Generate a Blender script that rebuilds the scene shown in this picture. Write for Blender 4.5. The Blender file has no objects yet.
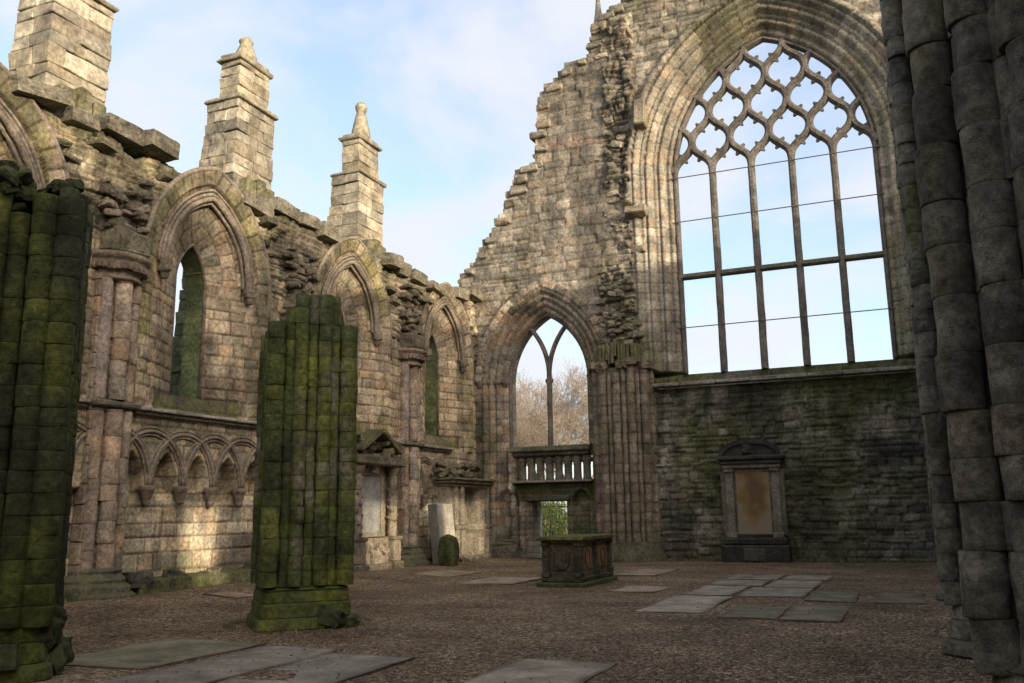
import bpy, math, random
import numpy as np
from mathutils import Matrix, Vector

scene = bpy.context.scene
COL = scene.collection
R = math.radians

# ------------------------------------------------------------------ noise
def _h(ix, iy, iz, seed):
    with np.errstate(over='ignore'):
        n = (ix.astype(np.uint32) * np.uint32(374761393) + iy.astype(np.uint32) * np.uint32(668265263)
             + iz.astype(np.uint32) * np.uint32(2246822519) + np.uint32(seed * 3266489917 & 0xffffffff))
        n = (n ^ (n >> np.uint32(13))) * np.uint32(1274126177)
        n = (n ^ (n >> np.uint32(16))) * np.uint32(2654435769)
        n = n ^ (n >> np.uint32(15))
    return n.astype(np.float64) / 4294967295.0

def vnoise(x, y, z, seed=0):
    x = np.asarray(x, float); y = np.asarray(y, float) + 0 * x; z = np.asarray(z, float) + 0 * x
    ix = np.floor(x).astype(np.int64); iy = np.floor(y).astype(np.int64); iz = np.floor(z).astype(np.int64)
    fx = x - ix; fy = y - iy; fz = z - iz
    fx = fx * fx * (3 - 2 * fx); fy = fy * fy * (3 - 2 * fy); fz = fz * fz * (3 - 2 * fz)
    r = 0
    for a in (0, 1):
        for b in (0, 1):
            for c in (0, 1):
                w = (fx if a else 1 - fx) * (fy if b else 1 - fy) * (fz if c else 1 - fz)
                r = r + w * _h(ix + a, iy + b, iz + c, seed)
    return r

def fbm(x, y, z=0.0, o=4, seed=0):
    r = 0; a = 0.5; t = 0
    x = np.asarray(x, float); y = np.asarray(y, float); z = np.asarray(z, float)
    for k in range(o):
        r = r + a * vnoise(x, y, z, seed + k * 17); t += a
        x = x * 2.03 + 7.1; y = y * 2.03 + 3.3; z = z * 2.03 + 1.7; a *= 0.5
    return r / t

def sst(a, b, x):
    t = np.clip((x - a) / (b - a), 0, 1)
    return t * t * (3 - 2 * t)

def lerp(a, b, t):
    return a + (b - a) * t

# ------------------------------------------------------------------ materials
def new_mat(name):
    m = bpy.data.materials.new(name); m.use_nodes = True
    nt = m.node_tree
    return m, nt, nt.nodes['Principled BSDF']

def N(nt, t, **k):
    n = nt.nodes.new(t)
    for a, v in k.items():
        setattr(n, a, v)
    return n

def stone_mat(name, fine=14.0, var=0.62, bump=0.45, rough=0.9, moss=0.0, stain=0.36, grain=0.3):
    """weathered stone: the stone's own tone is the attribute Col, grain and pitting are procedural"""
    m, nt, b = new_mat(name)
    at = N(nt, 'ShaderNodeAttribute', attribute_name='Col')
    tc = N(nt, 'ShaderNodeTexCoord')
    geo = N(nt, 'ShaderNodeNewGeometry')
    n1 = N(nt, 'ShaderNodeTexNoise'); n1.inputs['Scale'].default_value = fine
    n1.inputs['Detail'].default_value = 8; n1.inputs['Roughness'].default_value = 0.68
    nt.links.new(geo.outputs['Position'], n1.inputs['Vector'])
    n2 = N(nt, 'ShaderNodeTexNoise'); n2.inputs['Scale'].default_value = 2.3
    n2.inputs['Detail'].default_value = 6; n2.inputs['Roughness'].default_value = 0.62
    nt.links.new(geo.outputs['Position'], n2.inputs['Vector'])
    mr = N(nt, 'ShaderNodeMapRange'); mr.inputs['From Min'].default_value = 0.3; mr.inputs['From Max'].default_value = 0.7
    mr.inputs['To Min'].default_value = 1 - var; mr.inputs['To Max'].default_value = 1 + var * 0.75
    nt.links.new(n1.outputs['Fac'], mr.inputs['Value'])
    mr2 = N(nt, 'ShaderNodeMapRange'); mr2.inputs['From Min'].default_value = 0.35; mr2.inputs['From Max'].default_value = 0.68
    mr2.inputs['To Min'].default_value = 1 - stain; mr2.inputs['To Max'].default_value = 1 + stain
    nt.links.new(n2.outputs['Fac'], mr2.inputs['Value'])
    mul = N(nt, 'ShaderNodeMath', operation='MULTIPLY')
    nt.links.new(mr.outputs[0], mul.inputs[0]); nt.links.new(mr2.outputs[0], mul.inputs[1])
    n3 = N(nt, 'ShaderNodeTexNoise'); n3.inputs['Scale'].default_value = fine * 5.5
    n3.inputs['Detail'].default_value = 5; n3.inputs['Roughness'].default_value = 0.75
    nt.links.new(geo.outputs['Position'], n3.inputs['Vector'])
    mr4 = N(nt, 'ShaderNodeMapRange'); mr4.inputs['From Min'].default_value = 0.3; mr4.inputs['From Max'].default_value = 0.7
    mr4.inputs['To Min'].default_value = 1 - grain; mr4.inputs['To Max'].default_value = 1 + grain
    nt.links.new(n3.outputs['Fac'], mr4.inputs['Value'])
    mul2 = N(nt, 'ShaderNodeMath', operation='MULTIPLY'); nt.links.new(mul.outputs[0], mul2.inputs[0]); nt.links.new(mr4.outputs[0], mul2.inputs[1])
    vm = N(nt, 'ShaderNodeVectorMath', operation='SCALE')
    nt.links.new(at.outputs['Color'], vm.inputs[0]); nt.links.new(mul2.outputs[0], vm.inputs['Scale'])
    col = vm.outputs[0]
    if moss > 0:
        sp = N(nt, 'ShaderNodeSeparateXYZ'); nt.links.new(geo.outputs['Normal'], sp.inputs[0])
        add = N(nt, 'ShaderNodeMath', operation='MULTIPLY_ADD'); add.inputs[1].default_value = 0.45
        nt.links.new(sp.outputs['Z'], add.inputs[0]); nt.links.new(n2.outputs['Fac'], add.inputs[2])
        mr3 = N(nt, 'ShaderNodeMapRange'); mr3.inputs['From Min'].default_value = 0.66; mr3.inputs['From Max'].default_value = 0.88
        mr3.inputs['To Min'].default_value = 0; mr3.inputs['To Max'].default_value = moss
        nt.links.new(add.outputs[0], mr3.inputs['Value'])
        mx = N(nt, 'ShaderNodeMix', data_type='RGBA'); mx.inputs[7].default_value = (0.075, 0.085, 0.026, 1)
        nt.links.new(mr3.outputs[0], mx.inputs[0]); nt.links.new(col, mx.inputs[6])
        col = mx.outputs[2]
    nt.links.new(col, b.inputs['Base Color'])
    b.inputs['Roughness'].default_value = rough
    b.inputs['Specular IOR Level'].default_value = 0.25
    bp = N(nt, 'ShaderNodeBump'); bp.inputs['Strength'].default_value = bump; bp.inputs['Distance'].default_value = 0.05
    hs = N(nt, 'ShaderNodeMath', operation='MULTIPLY_ADD'); hs.inputs[1].default_value = .35; nt.links.new(n3.outputs['Fac'], hs.inputs[0]); nt.links.new(n1.outputs['Fac'], hs.inputs[2])
    nt.links.new(hs.outputs[0], bp.inputs['Height'])
    nt.links.new(bp.outputs[0], b.inputs['Normal'])
    return m

STONE = stone_mat('weathered_sandstone', moss=0.35)
PIER = stone_mat('mossy_pier_stone', fine=13, var=0.65, bump=0.85, moss=0.6, stain=0.45, grain=.42)
PINM = stone_mat('pinnacle_stone', fine=10, var=.5, bump=.6, moss=.5, stain=.42)
SLABM = stone_mat('worn_slab_stone', fine=16, var=0.35, bump=0.15, stain=0.35, rough=0.8)
PLAIN = stone_mat('painted_iron', fine=30, var=0.2, bump=0.05, stain=0.1, rough=0.6)
BARK = stone_mat('bare_bark', fine=20, var=0.3, bump=0.2, stain=0.1)

def leaf_mat():
    m, nt, b = new_mat('bush_leaf')
    at = N(nt, 'ShaderNodeAttribute', attribute_name='Col')
    nt.links.new(at.outputs['Color'], b.inputs['Base Color'])
    b.inputs['Roughness'].default_value = 0.6
    return m
LEAF = leaf_mat()

def gravel_mat():
    m, nt, b = new_mat('red_gravel')
    geo = N(nt, 'ShaderNodeNewGeometry')
    # distort a little so that pebbles are not a grid
    vo = N(nt, 'ShaderNodeTexVoronoi'); vo.inputs['Scale'].default_value = 32
    vo2 = N(nt, 'ShaderNodeTexVoronoi'); vo2.inputs['Scale'].default_value = 17
    for v in (vo, vo2):
        nt.links.new(geo.outputs['Position'], v.inputs['Vector'])
    cr = N(nt, 'ShaderNodeValToRGB')
    sep = N(nt, 'ShaderNodeSeparateColor'); nt.links.new(vo.outputs['Color'], sep.inputs[0])
    nt.links.new(sep.outputs[0], cr.inputs[0])
    els = cr.color_ramp.elements
    stops = [(0.0, (0.058, 0.039, 0.023)), (0.2, (0.135, 0.092, 0.055)), (0.45, (0.225, 0.157, 0.092)), (0.65, (0.195, 0.152, 0.096)), (0.84, (0.32, 0.235, 0.148)), (1.0, (0.47, 0.39, 0.275))]
    els[0].position = stops[0][0]; els[0].color = (*stops[0][1], 1)
    els[1].position = stops[-1][0]; els[1].color = (*stops[-1][1], 1)
    for p, c in stops[1:-1]:
        e = els.new(p); e.color = (*c, 1)
    n2 = N(nt, 'ShaderNodeTexNoise'); n2.inputs['Scale'].default_value = 0.55; n2.inputs['Detail'].default_value = 7
    n2.inputs['Roughness'].default_value = 0.65
    nt.links.new(geo.outputs['Position'], n2.inputs['Vector'])
    mr = N(nt, 'ShaderNodeMapRange'); mr.inputs['From Min'].default_value = 0.32; mr.inputs['From Max'].default_value = 0.7
    mr.inputs['To Min'].default_value = 0.5; mr.inputs['To Max'].default_value = 1.45
    nt.links.new(n2.outputs['Fac'], mr.inputs['Value'])
    sep2 = N(nt, 'ShaderNodeSeparateColor'); nt.links.new(vo2.outputs['Color'], sep2.inputs[0])
    mr2 = N(nt, 'ShaderNodeMapRange'); mr2.inputs['To Min'].default_value = 0.75; mr2.inputs['To Max'].default_value = 1.25
    nt.links.new(sep2.outputs[1], mr2.inputs['Value'])
    mu = N(nt, 'ShaderNodeMath', operation='MULTIPLY'); nt.links.new(mr.outputs[0], mu.inputs[0]); nt.links.new(mr2.outputs[0], mu.inputs[1])
    sc = N(nt, 'ShaderNodeVectorMath', operation='SCALE'); nt.links.new(cr.outputs[0], sc.inputs[0]); nt.links.new(mu.outputs[0], sc.inputs['Scale'])
    nt.links.new(sc.outputs[0], b.inputs['Base Color'])
    b.inputs['Roughness'].default_value = 0.9
    b.inputs['Specular IOR Level'].default_value = 0.2
    bp = N(nt, 'ShaderNodeBump'); bp.inputs['Strength'].default_value = 1.0; bp.inputs['Distance'].default_value = 0.04
    bp.invert = True
    ad = N(nt, 'ShaderNodeMath', operation='ADD'); nt.links.new(vo.outputs['Distance'], ad.inputs[0]); nt.links.new(vo2.outputs['Distance'], ad.inputs[1])
    nt.links.new(ad.outputs[0], bp.inputs['Height']); nt.links.new(bp.outputs[0], b.inputs['Normal'])
    return m

def lawn_mat():
    m, nt, b = new_mat('winter_lawn')
    geo = N(nt, 'ShaderNodeNewGeometry')
    n = N(nt, 'ShaderNodeTexNoise'); n.inputs['Scale'].default_value = 0.6; n.inputs['Detail'].default_value = 8
    nt.links.new(geo.outputs['Position'], n.inputs['Vector'])
    cr = N(nt, 'ShaderNodeValToRGB'); nt.links.new(n.outputs['Fac'], cr.inputs[0])
    cr.color_ramp.elements[0].position = 0.3; cr.color_ramp.elements[0].color = (0.05, 0.07, 0.02, 1)
    cr.color_ramp.elements[1].position = 0.7; cr.color_ramp.elements[1].color = (0.11, 0.12, 0.045, 1)
    nt.links.new(cr.outputs[0], b.inputs['Base Color']); b.inputs['Roughness'].default_value = 0.9
    return m

# ------------------------------------------------------------------ mesh building
def link(o, parent=None):
    COL.objects.link(o)
    if parent is not None:
        o.parent = parent
    return o

def mesh_np(name, V, Q, T, C, mat, parent=None, smooth=True):
    me = bpy.data.meshes.new(name)
    V = np.asarray(V, np.float32); nq = len(Q); ntr = len(T)
    me.vertices.add(len(V)); me.vertices.foreach_set('co', V.ravel())
    li = np.concatenate([np.asarray(Q, np.int32).ravel(), np.asarray(T, np.int32).ravel()]).astype(np.int32)
    me.loops.add(len(li)); me.loops.foreach_set('vertex_index', li)
    me.polygons.add(nq + ntr)
    ls = np.concatenate([np.arange(nq) * 4, nq * 4 + np.arange(ntr) * 3]).astype(np.int32)
    me.polygons.foreach_set('loop_start', ls)
    if smooth is True or smooth is False:
        me.polygons.foreach_set('use_smooth', np.full(nq + ntr, bool(smooth)))
    else:
        me.polygons.foreach_set('use_smooth', np.asarray(smooth, bool))
    me.update(calc_edges=True); me.validate()
    ca = me.attributes.new('Col', 'FLOAT_COLOR', 'POINT')
    C4 = np.ones((len(V), 4), np.float32); C4[:, :3] = np.clip(C, 0.004, 0.9)
    ca.data.foreach_set('color', C4.ravel())
    me.materials.append(mat)
    return link(bpy.data.objects.new(name, me), parent)

class MB:
    def __init__(s):
        s.V = []; s.Q = []; s.T = []; s.C = []; s.n = 0; s.sq = []; s.st = []
    def add(s, V, Q, T, C, smooth=False):
        V = np.asarray(V, float).reshape(-1, 3)
        Q = np.asarray(Q, int).reshape(-1, 4); T = np.asarray(T, int).reshape(-1, 3)
        C = np.asarray(C, float)
        if C.ndim == 1:
            C = np.tile(C, (len(V), 1))
        s.V.append(V); s.Q.append(Q + s.n); s.T.append(T + s.n); s.C.append(C); s.n += len(V)
        s.sq.append(np.full(len(Q), smooth)); s.st.append(np.full(len(T), smooth))
    def build(s, name, mat=None, parent=None):
        return mesh_np(name, np.concatenate(s.V), np.concatenate(s.Q), np.concatenate(s.T), np.concatenate(s.C),
                       mat or STONE, parent, np.concatenate(s.sq + s.st))
    # --- chamfered, slightly irregular block
    def box(s, c, size, rz=0.0, bev=0.015, jit=0.0, col=(.3, .26, .2), seed=0, rot=None):
        h = np.array(size) / 2.0; bev = min(bev, h.min() * 0.45)
        rng = np.random.default_rng(seed + 11)
        V = []; idx = {}
        for sx in (-1, 1):
            for sy in (-1, 1):
                for sz in (-1, 1):
                    j = rng.normal(0, jit, 3) if jit else 0
                    sg = np.array((sx, sy, sz))
                    for a in range(3):
                        p = sg * (h - bev); p = p.astype(float); p[a] = sg[a] * h[a]
                        idx[(sx, sy, sz, a)] = len(V); V.append(p + j)
        Q = []; T = []
        for a in range(3):
            b, c2 = (a + 1) % 3, (a + 2) % 3
            for sg in (-1, 1):
                q = []
                for (tb, tc) in ((-1, -1), (1, -1), (1, 1), (-1, 1)):
                    k = [0, 0, 0]; k[a] = sg; k[b] = tb; k[c2] = tc
                    q.append(idx[(*k, a)])
                Q.append(q if sg > 0 else q[::-1])
        for a in range(3):
            b, c2 = (a + 1) % 3, (a + 2) % 3
            for sb in (-1, 1):
                for sc in (-1, 1):
                    k0 = [0, 0, 0]; k1 = [0, 0, 0]
                    k0[a] = -1; k1[a] = 1; k0[b] = k1[b] = sb; k0[c2] = k1[c2] = sc
                    q = [idx[(*k0, b)], idx[(*k1, b)], idx[(*k1, c2)], idx[(*k0, c2)]]
                    Q.append(q if sb * sc < 0 else q[::-1])
        for sx in (-1, 1):
            for sy in (-1, 1):
                for sz in (-1, 1):
                    t = [idx[(sx, sy, sz, 0)], idx[(sx, sy, sz, 1)], idx[(sx, sy, sz, 2)]]
                    T.append(t if sx * sy * sz > 0 else t[::-1])
        V = np.array(V)
        if rot is not None:
            V = V @ np.array(rot).T
        cz, sn = math.cos(rz), math.sin(rz)
        V = V @ np.array(((cz, -sn, 0), (sn, cz, 0), (0, 0, 1))).T + np.array(c)
        s.add(V, Q, T, col)
    # --- lump of broken stone
    def rock(s, c, size, seed=0, col=(.25, .22, .17), n=5, rough=0.22, sq=0.55, rz=None, tilt=0.0, flat=True):
        rng = np.random.default_rng(seed)
        V = []; Q = []; g = np.linspace(-1, 1, n + 1); k = 0
        for a in range(3):
            for sg in (-1, 1):
                A, B = np.meshgrid(g, g, indexing='ij')
                P = np.zeros((n + 1, n + 1, 3)); P[..., a] = sg
                P[..., (a + 1) % 3] = A * sg; P[..., (a + 2) % 3] = B
                V.append(P.reshape(-1, 3))
                I = np.arange((n + 1) ** 2).reshape(n + 1, n + 1) + k; k += (n + 1) ** 2
                Q.append(np.stack([I[:-1, :-1], I[1:, :-1], I[1:, 1:], I[:-1, 1:]], -1).reshape(-1, 4))
        V = np.concatenate(V); Q = np.concatenate(Q)
        L = np.linalg.norm(V, axis=1, keepdims=True)
        V = V / L * lerp(1.0, L, sq)
        o = rng.uniform(0, 50, 3)
        d = fbm(V[:, 0] * 1.3 + o[0], V[:, 1] * 1.3 + o[1], V[:, 2] * 1.3 + o[2], 3, seed) - 0.5
        V = V * (1 + rough * 2 * d[:, None]) * np.array(size) / 2
        rz = rng.uniform(0, 6.28) if rz is None else rz
        M = np.array((Matrix.Rotation(rz, 3, 'Z') @ Matrix.Rotation(rng.normal(0, tilt) if tilt else 0, 3, 'X') @ Matrix.Rotation(rng.normal(0, tilt) if tilt else 0, 3, 'Y')))
        V = V @ M.T + np.array(c)
        cc = np.array(col) * (0.75 + 0.5 * fbm(V[:, 0] * 5, V[:, 1] * 5, V[:, 2] * 5, 3, seed + 3))[:, None]
        s.add(V, Q, [], cc, smooth=not flat)
    # --- profile swept along a planar path; prof = [(in-plane side, along normal)]
    def sweep(s, path, nrm, prof, closed=False, col=(.3, .26, .2), smooth=True, caps=True, jit=0.0, seed=0, colfn=None):
        P = np.asarray(path, float); nrm = np.asarray(nrm, float); n = len(P); m = len(prof)
        Tn = np.gradient(P, axis=0) if not closed else (np.roll(P, -1, 0) - np.roll(P, 1, 0))
        Tn /= np.linalg.norm(Tn, axis=1, keepdims=True) + 1e-9
        Sd = np.cross(Tn, nrm); Sd /= np.linalg.norm(Sd, axis=1, keepdims=True) + 1e-9
        pr = np.asarray(prof, float)
        V = P[:, None, :] + Sd[:, None, :] * pr[None, :, 0, None] + nrm[None, None, :] * pr[None, :, 1, None]
        if jit:
            V = V + (fbm(V[..., 0] * 4, V[..., 1] * 4, V[..., 2] * 4, 3, seed) - 0.5)[..., None] * jit * 2
        I = np.arange(n * m).reshape(n, m)
        a = I if closed else I[:-1]; b = np.roll(I, -1, 0) if closed else I[1:]
        Q = np.stack([a, np.roll(a, -1, 1), np.roll(b, -1, 1), b], -1).reshape(-1, 4)
        T = []
        if caps and not closed:
            for e, sg in ((0, 1), (n - 1, -1)):
                for k in range(1, m - 1):
                    t = [I[e, 0], I[e, k], I[e, k + 1]]
                    T.append(t if sg < 0 else t[::-1])
        V = V.reshape(-1, 3)
        C = np.tile(np.asarray(col, float), (len(V), 1))
        C = C * (0.7 + 0.6 * fbm(V[:, 0] * 3, V[:, 1] * 3, V[:, 2] * 3, 3, 5))[:, None]
        s.add(V, Q, T, C, smooth)
    # --- surface of revolution
    def lathe(s, c, prof, seg=14, col=(.3, .26, .2), rough=0.0, seed=0, smooth=True, sx=1.0, sy=1.0):
        pr = np.asarray(prof, float); m = len(pr); th = np.linspace(0, 2 * np.pi, seg, endpoint=False)
        V = np.stack([pr[:, 0, None] * np.cos(th) * sx, pr[:, 0, None] * np.sin(th) * sy, pr[:, 1, None] + 0 * th], -1)
        if rough:
            d = fbm(V[..., 0] * 9 + seed, V[..., 1] * 9, V[..., 2] * 9, 3, seed) - 0.5
            V[..., :2] *= (1 + rough * 2 * d)[..., None]
        V = V.reshape(-1, 3) + np.array(c)
        I = np.arange(m * seg).reshape(m, seg)
        Q = np.stack([I[:-1], np.roll(I[:-1], -1, 1), np.roll(I[1:], -1, 1), I[1:]], -1).reshape(-1, 4)
        T = [[I[-1, 0], I[-1, k], I[-1, k + 1]] for k in range(1, seg - 1)] + [[I[0, 0], I[0, k + 1], I[0, k]] for k in range(1, seg - 1)]
        C = np.tile(np.asarray(col, float), (len(V), 1)) * (0.75 + 0.5 * fbm(V[:, 0] * 4, V[:, 1] * 4, V[:, 2] * 4, 3, seed + 9))[:, None]
        s.add(V, Q, T, C, smooth)
    # --- shaft built of drums (one stone per course)
    def drums(s, cx, cy, r, ze, seed=0, colfn=None, seg=18, chip=0.5, wob=0.012, groove=0.95, rj=.018):
        rng = np.random.default_rng(seed)
        th = np.linspace(0, 2 * np.pi, seg, endpoint=False)
        A = []
        for i in range(len(ze) - 1):
            z0, z1 = ze[i], ze[i + 1]; h = z1 - z0
            k = r * (1 + rng.normal(0, rj)); ox, oy = rng.normal(0, wob, 2)
            tint = rng.uniform(0, 1, 4); g = min(0.014, h * .1); lean = rng.normal(0, .004, 2)
            for (f, q) in ((0.0, groove), (.35 * g / h, .98), (g / h, 1.0), (.28, 1.003), (.5, 1.004), (.72, 1.003), (1 - g / h, 1.0), (1 - .35 * g / h, .98), (1.0, groove)):
                A.append((ox + lean[0] * f, oy + lean[1] * f, k * q, z0 + f * h, *tint, 1.0 if .2 < f < .8 else (.55 if f in (0.0, 1.0) else .9)))
        A = np.array(A); m = len(A)
        ct, st_ = np.cos(th)[None, :], np.sin(th)[None, :]
        X = cx + A[:, 0:1] + A[:, 2:3] * ct; Y = cy + A[:, 1:2] + A[:, 2:3] * st_; Z = A[:, 3:4] + 0 * X
        d = fbm(X * 4.5, Y * 4.5, Z * 4.5, 4, 31 + seed % 5) - 0.5
        d2 = np.clip(fbm(X * 2.2 + 9, Y * 2.2, Z * 3.0, 3, 77) - (0.72 - 0.12 * chip), 0, 1) * 0.9 * chip
        d3 = fbm(X * 14, Y * 14, Z * 14, 2, 57) - .5
        kk = A[:, 2:3] * (1 + d * (0.14 + .12 * chip) - d2 + d3 * .10 * chip)
        X = cx + A[:, 0:1] + kk * ct; Y = cy + A[:, 1:2] + kk * st_
        V = np.stack([X, Y, Z], -1); rep = lambda c: np.repeat(A[:, c], seg)
        C = colfn(X.ravel(), Y.ravel(), Z.ravel(), [rep(4), rep(5), rep(6), rep(7)], rep(8))
        I = np.arange(m * seg).reshape(m, seg)
        Q = np.stack([I[:-1], np.roll(I[:-1], -1, 1), np.roll(I[1:], -1, 1), I[1:]], -1).reshape(-1, 4)
        T = [[I[-1, 0], I[-1, j], I[-1, j + 1]] for j in range(1, seg - 1)]
        s.add(V.reshape(-1, 3), Q, T, C, True)
    # --- loft through plan outlines
    def loft(s, rings, cols, smooth=False, cap=True):
        V = np.array(rings); m, seg = V.shape[:2]
        I = np.arange(m * seg).reshape(m, seg)
        Q = np.stack([I[:-1], np.roll(I[:-1], -1, 1), np.roll(I[1:], -1, 1), I[1:]], -1).reshape(-1, 4)
        T = []
        V = V.reshape(-1, 3); C = np.asarray(cols).reshape(-1, 3)
        if cap:
            ctr = V[-seg:].mean(0); V = np.concatenate([V, [ctr]]); C = np.concatenate([C, C[-1:]])
            T = [[I[-1, j], I[-1, (j + 1) % seg], m * seg] for j in range(seg)]
        s.add(V, Q, T, C, smooth)

def empty(name, loc=(0, 0, 0)):
    o = bpy.data.objects.new(name, None); o.empty_display_size = 0.3
    COL.objects.link(o); o.location = loc
    return o

def tag(o, label, cat, group=None):
    o['label'] = label; o['category'] = cat; o['kind'] = 'thing'
    if group:
        o['group'] = group
    return o

def rebase(root, loc):
    """put the thing's origin at its base while its parts stay where they are"""
    root.location = loc
    M = Matrix.Translation(Vector(loc)).inverted()
    for c in root.children:
        c.matrix_parent_inverse = M

# ------------------------------------------------------------------ masonry pattern
class Courses:
    def __init__(s, z0, z1, hmin, hmax, wmin, wmax, seed, u0=-40, u1=60):
        rng = np.random.default_rng(seed)
        e = [z0]
        while e[-1] < z1:
            e.append(e[-1] + rng.uniform(hmin, hmax))
        s.e = np.array(e); s.rows = []
        for i in range(len(e)):
            n = int((u1 - u0) / wmin) + 4
            w = rng.uniform(wmin, wmax, n)
            ed = u0 - rng.uniform(0, wmax) + np.concatenate([[0], np.cumsum(w)])
            s.rows.append((ed, rng.uniform(0, 1, (n + 1, 5))))
    def __call__(s, U, Z, warp=0.03, seed=3, ws=1.3):
        wz = (fbm(U * ws, Z * ws, 0, 3, seed) - 0.5) * 2 * warp; wu = (fbm(U * ws * 1.7 + 9, Z * ws * 1.7, 0, 3, seed + 5) - 0.5) * 2 * warp
        u = U + wu; z = Z + wz
        ci = np.clip(np.searchsorted(s.e, z) - 1, 0, len(s.e) - 2)
        edge = np.zeros_like(u); rr = np.zeros(u.shape + (5,)); fu = np.zeros_like(u)
        for c in np.unique(ci):
            k = ci == c; ed, rnd = s.rows[c]
            b = np.clip(np.searchsorted(ed, u[k]) - 1, 0, len(ed) - 2)
            du = np.minimum(u[k] - ed[b], ed[b + 1] - u[k])
            edge[k] = du; rr[k] = rnd[b]; fu[k] = (u[k] - ed[b]) / (ed[b + 1] - ed[b]) * 2 - 1
        dz = np.minimum(z - s.e[ci], s.e[ci + 1] - z)
        fv = (z - s.e[ci]) / (s.e[ci + 1] - s.e[ci]) * 2 - 1
        return np.minimum(edge, dz), rr, fu, fv

def pal(r, cols):
    cols = np.array(cols); i = np.minimum((r * len(cols)).astype(int), len(cols) - 1)
    return cols[i]

def relief(e, rr, fu, fv, U, Z, jw, jd, amp, rough, seed=0):
    j = 1 - sst(0.0, jw, e)
    return amp * (rr[..., 0] - 0.5) * 2 + amp * 0.6 * (fu * (rr[..., 1] - .5) + fv * (rr[..., 2] - .5)) - jd * j + rough * (fbm(U * 4.5, Z * 4.5, 0, 4, seed) - 0.5) * 2

def sd_arch(u, z, uc, hw, Rr, zs, zsill=None):
    dx = np.abs(u - uc)
    s = np.where(z > zs, Rr - np.hypot(dx + (Rr - hw), z - zs), hw - dx)
    if zsill is not None:
        s = np.minimum(s, z - zsill)
    return s

def arch_pts(uc, hw, Rr, zs, off=0.0, n=24, zb=None, half=None):
    """outline (u, z) of a pointed arch, grown outward by off"""
    r2 = Rr + off; c = Rr - hw
    a1 = math.acos(min(1, c / r2)); a = np.linspace(0, a1, n)
    right = np.stack([uc - c + r2 * np.cos(a), zs + r2 * np.sin(a)], -1)
    left = right.copy(); left[:, 0] = 2 * uc - left[:, 0]
    pts = np.concatenate([left, right[::-1][1:]]) if half is None else (right if half > 0 else left)
    if zb is not None and half is None:
        pts = np.concatenate([[[pts[0, 0], zb]], pts, [[pts[-1, 0], zb]]])
    return pts

def snap(U, Z, sd, res):
    """pull grid points next to an outline onto it, so that cut edges are smooth"""
    gu = np.gradient(sd, axis=1) / res; gz_ = np.gradient(sd, axis=0) / res
    L = np.maximum(gu ** 2 + gz_ ** 2, .25); k = np.abs(sd) < .72 * res
    return np.where(k, U - sd * gu / L, U), np.where(k, Z - sd * gz_ / L, Z)

def hf_wall(name, us, zs, keep, D, C, P, back, mat, parent, Cside=None, nside=4, smooth=True, grid=None):
    """height-field wall: front sheet, back sheet and the reveals between them"""
    nz, nu = D.shape
    Ug, Zg = np.meshgrid(us, zs) if grid is None else grid
    F = P(Ug, Zg, D).reshape(-1, 3); B = P(Ug, Zg, np.full_like(D, back)).reshape(-1, 3)
    I = np.arange(nz * nu).reshape(nz, nu)
    q = np.stack([I[:-1, :-1], I[:-1, 1:], I[1:, 1:], I[1:, :-1]], -1)[keep]
    nF = nz * nu
    Q = [q, q[:, ::-1] + nF]
    V = [F, B]; Cc = [C.reshape(-1, 3), C.reshape(-1, 3) * 0.9]; off = 2 * nF
    kp = np.zeros((keep.shape[0] + 2, keep.shape[1] + 2), bool); kp[1:-1, 1:-1] = keep
    c = kp[1:-1, 1:-1]
    ed = []
    m = c & ~kp[1:-1, 2:]; ed.append(np.stack([I[:-1, 1:][m], I[1:, 1:][m]], -1))
    m = c & ~kp[1:-1, :-2]; ed.append(np.stack([I[1:, :-1][m], I[:-1, :-1][m]], -1))
    m = c & ~kp[2:, 1:-1]; ed.append(np.stack([I[1:, 1:][m], I[1:, :-1][m]], -1))
    m = c & ~kp[:-2, 1:-1]; ed.append(np.stack([I[:-1, :-1][m], I[:-1, 1:][m]], -1))
    ed = np.concatenate(ed)
    CF = C.reshape(-1, 3) if Cside is None else Cside.reshape(-1, 3)
    t = np.linspace(0, 1, nside + 1)
    S = F[ed][:, :, None, :] * (1 - t)[None, None, :, None] + B[ed][:, :, None, :] * t[None, None, :, None]
    SC = np.repeat(CF[ed][:, :, None, :], nside + 1, 2)
    SC = SC * (0.65 + 0.7 * fbm(S[..., 0] * 2.2, S[..., 1] * 2.2, S[..., 2] * 2.2, 3, 8))[..., None]
    J = np.arange(len(ed) * 2 * (nside + 1)).reshape(len(ed), 2, nside + 1) + off
    for k in range(nside):
        Q.append(np.stack([J[:, 0, k], J[:, 0, k + 1], J[:, 1, k + 1], J[:, 1, k]], -1))
    V.append(S.reshape(-1, 3)); Cc.append(SC.reshape(-1, 3))
    V = np.concatenate(V); Q = np.concatenate(Q); Cc = np.concatenate(Cc)
    used, inv = np.unique(Q, return_inverse=True)
    return mesh_np(name, V[used], inv.reshape(-1, 4), np.zeros((0, 3), int), Cc[used], mat, parent, smooth)

# ================================================================== SETTING
SUN_EL, SUN_AZ = 13.0, 25.0          # elevation; azimuth measured from +X towards -Y
XN, YE = -13.5, 28.3                 # inner faces of the aisle wall and of the end wall

def gz(x, y):
    x = np.asarray(x, float); y = np.asarray(y, float)
    return 0.15 * sst(-9.8, -12.6, x) * (1 - 0.45 * sst(16, 22, y))

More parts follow.
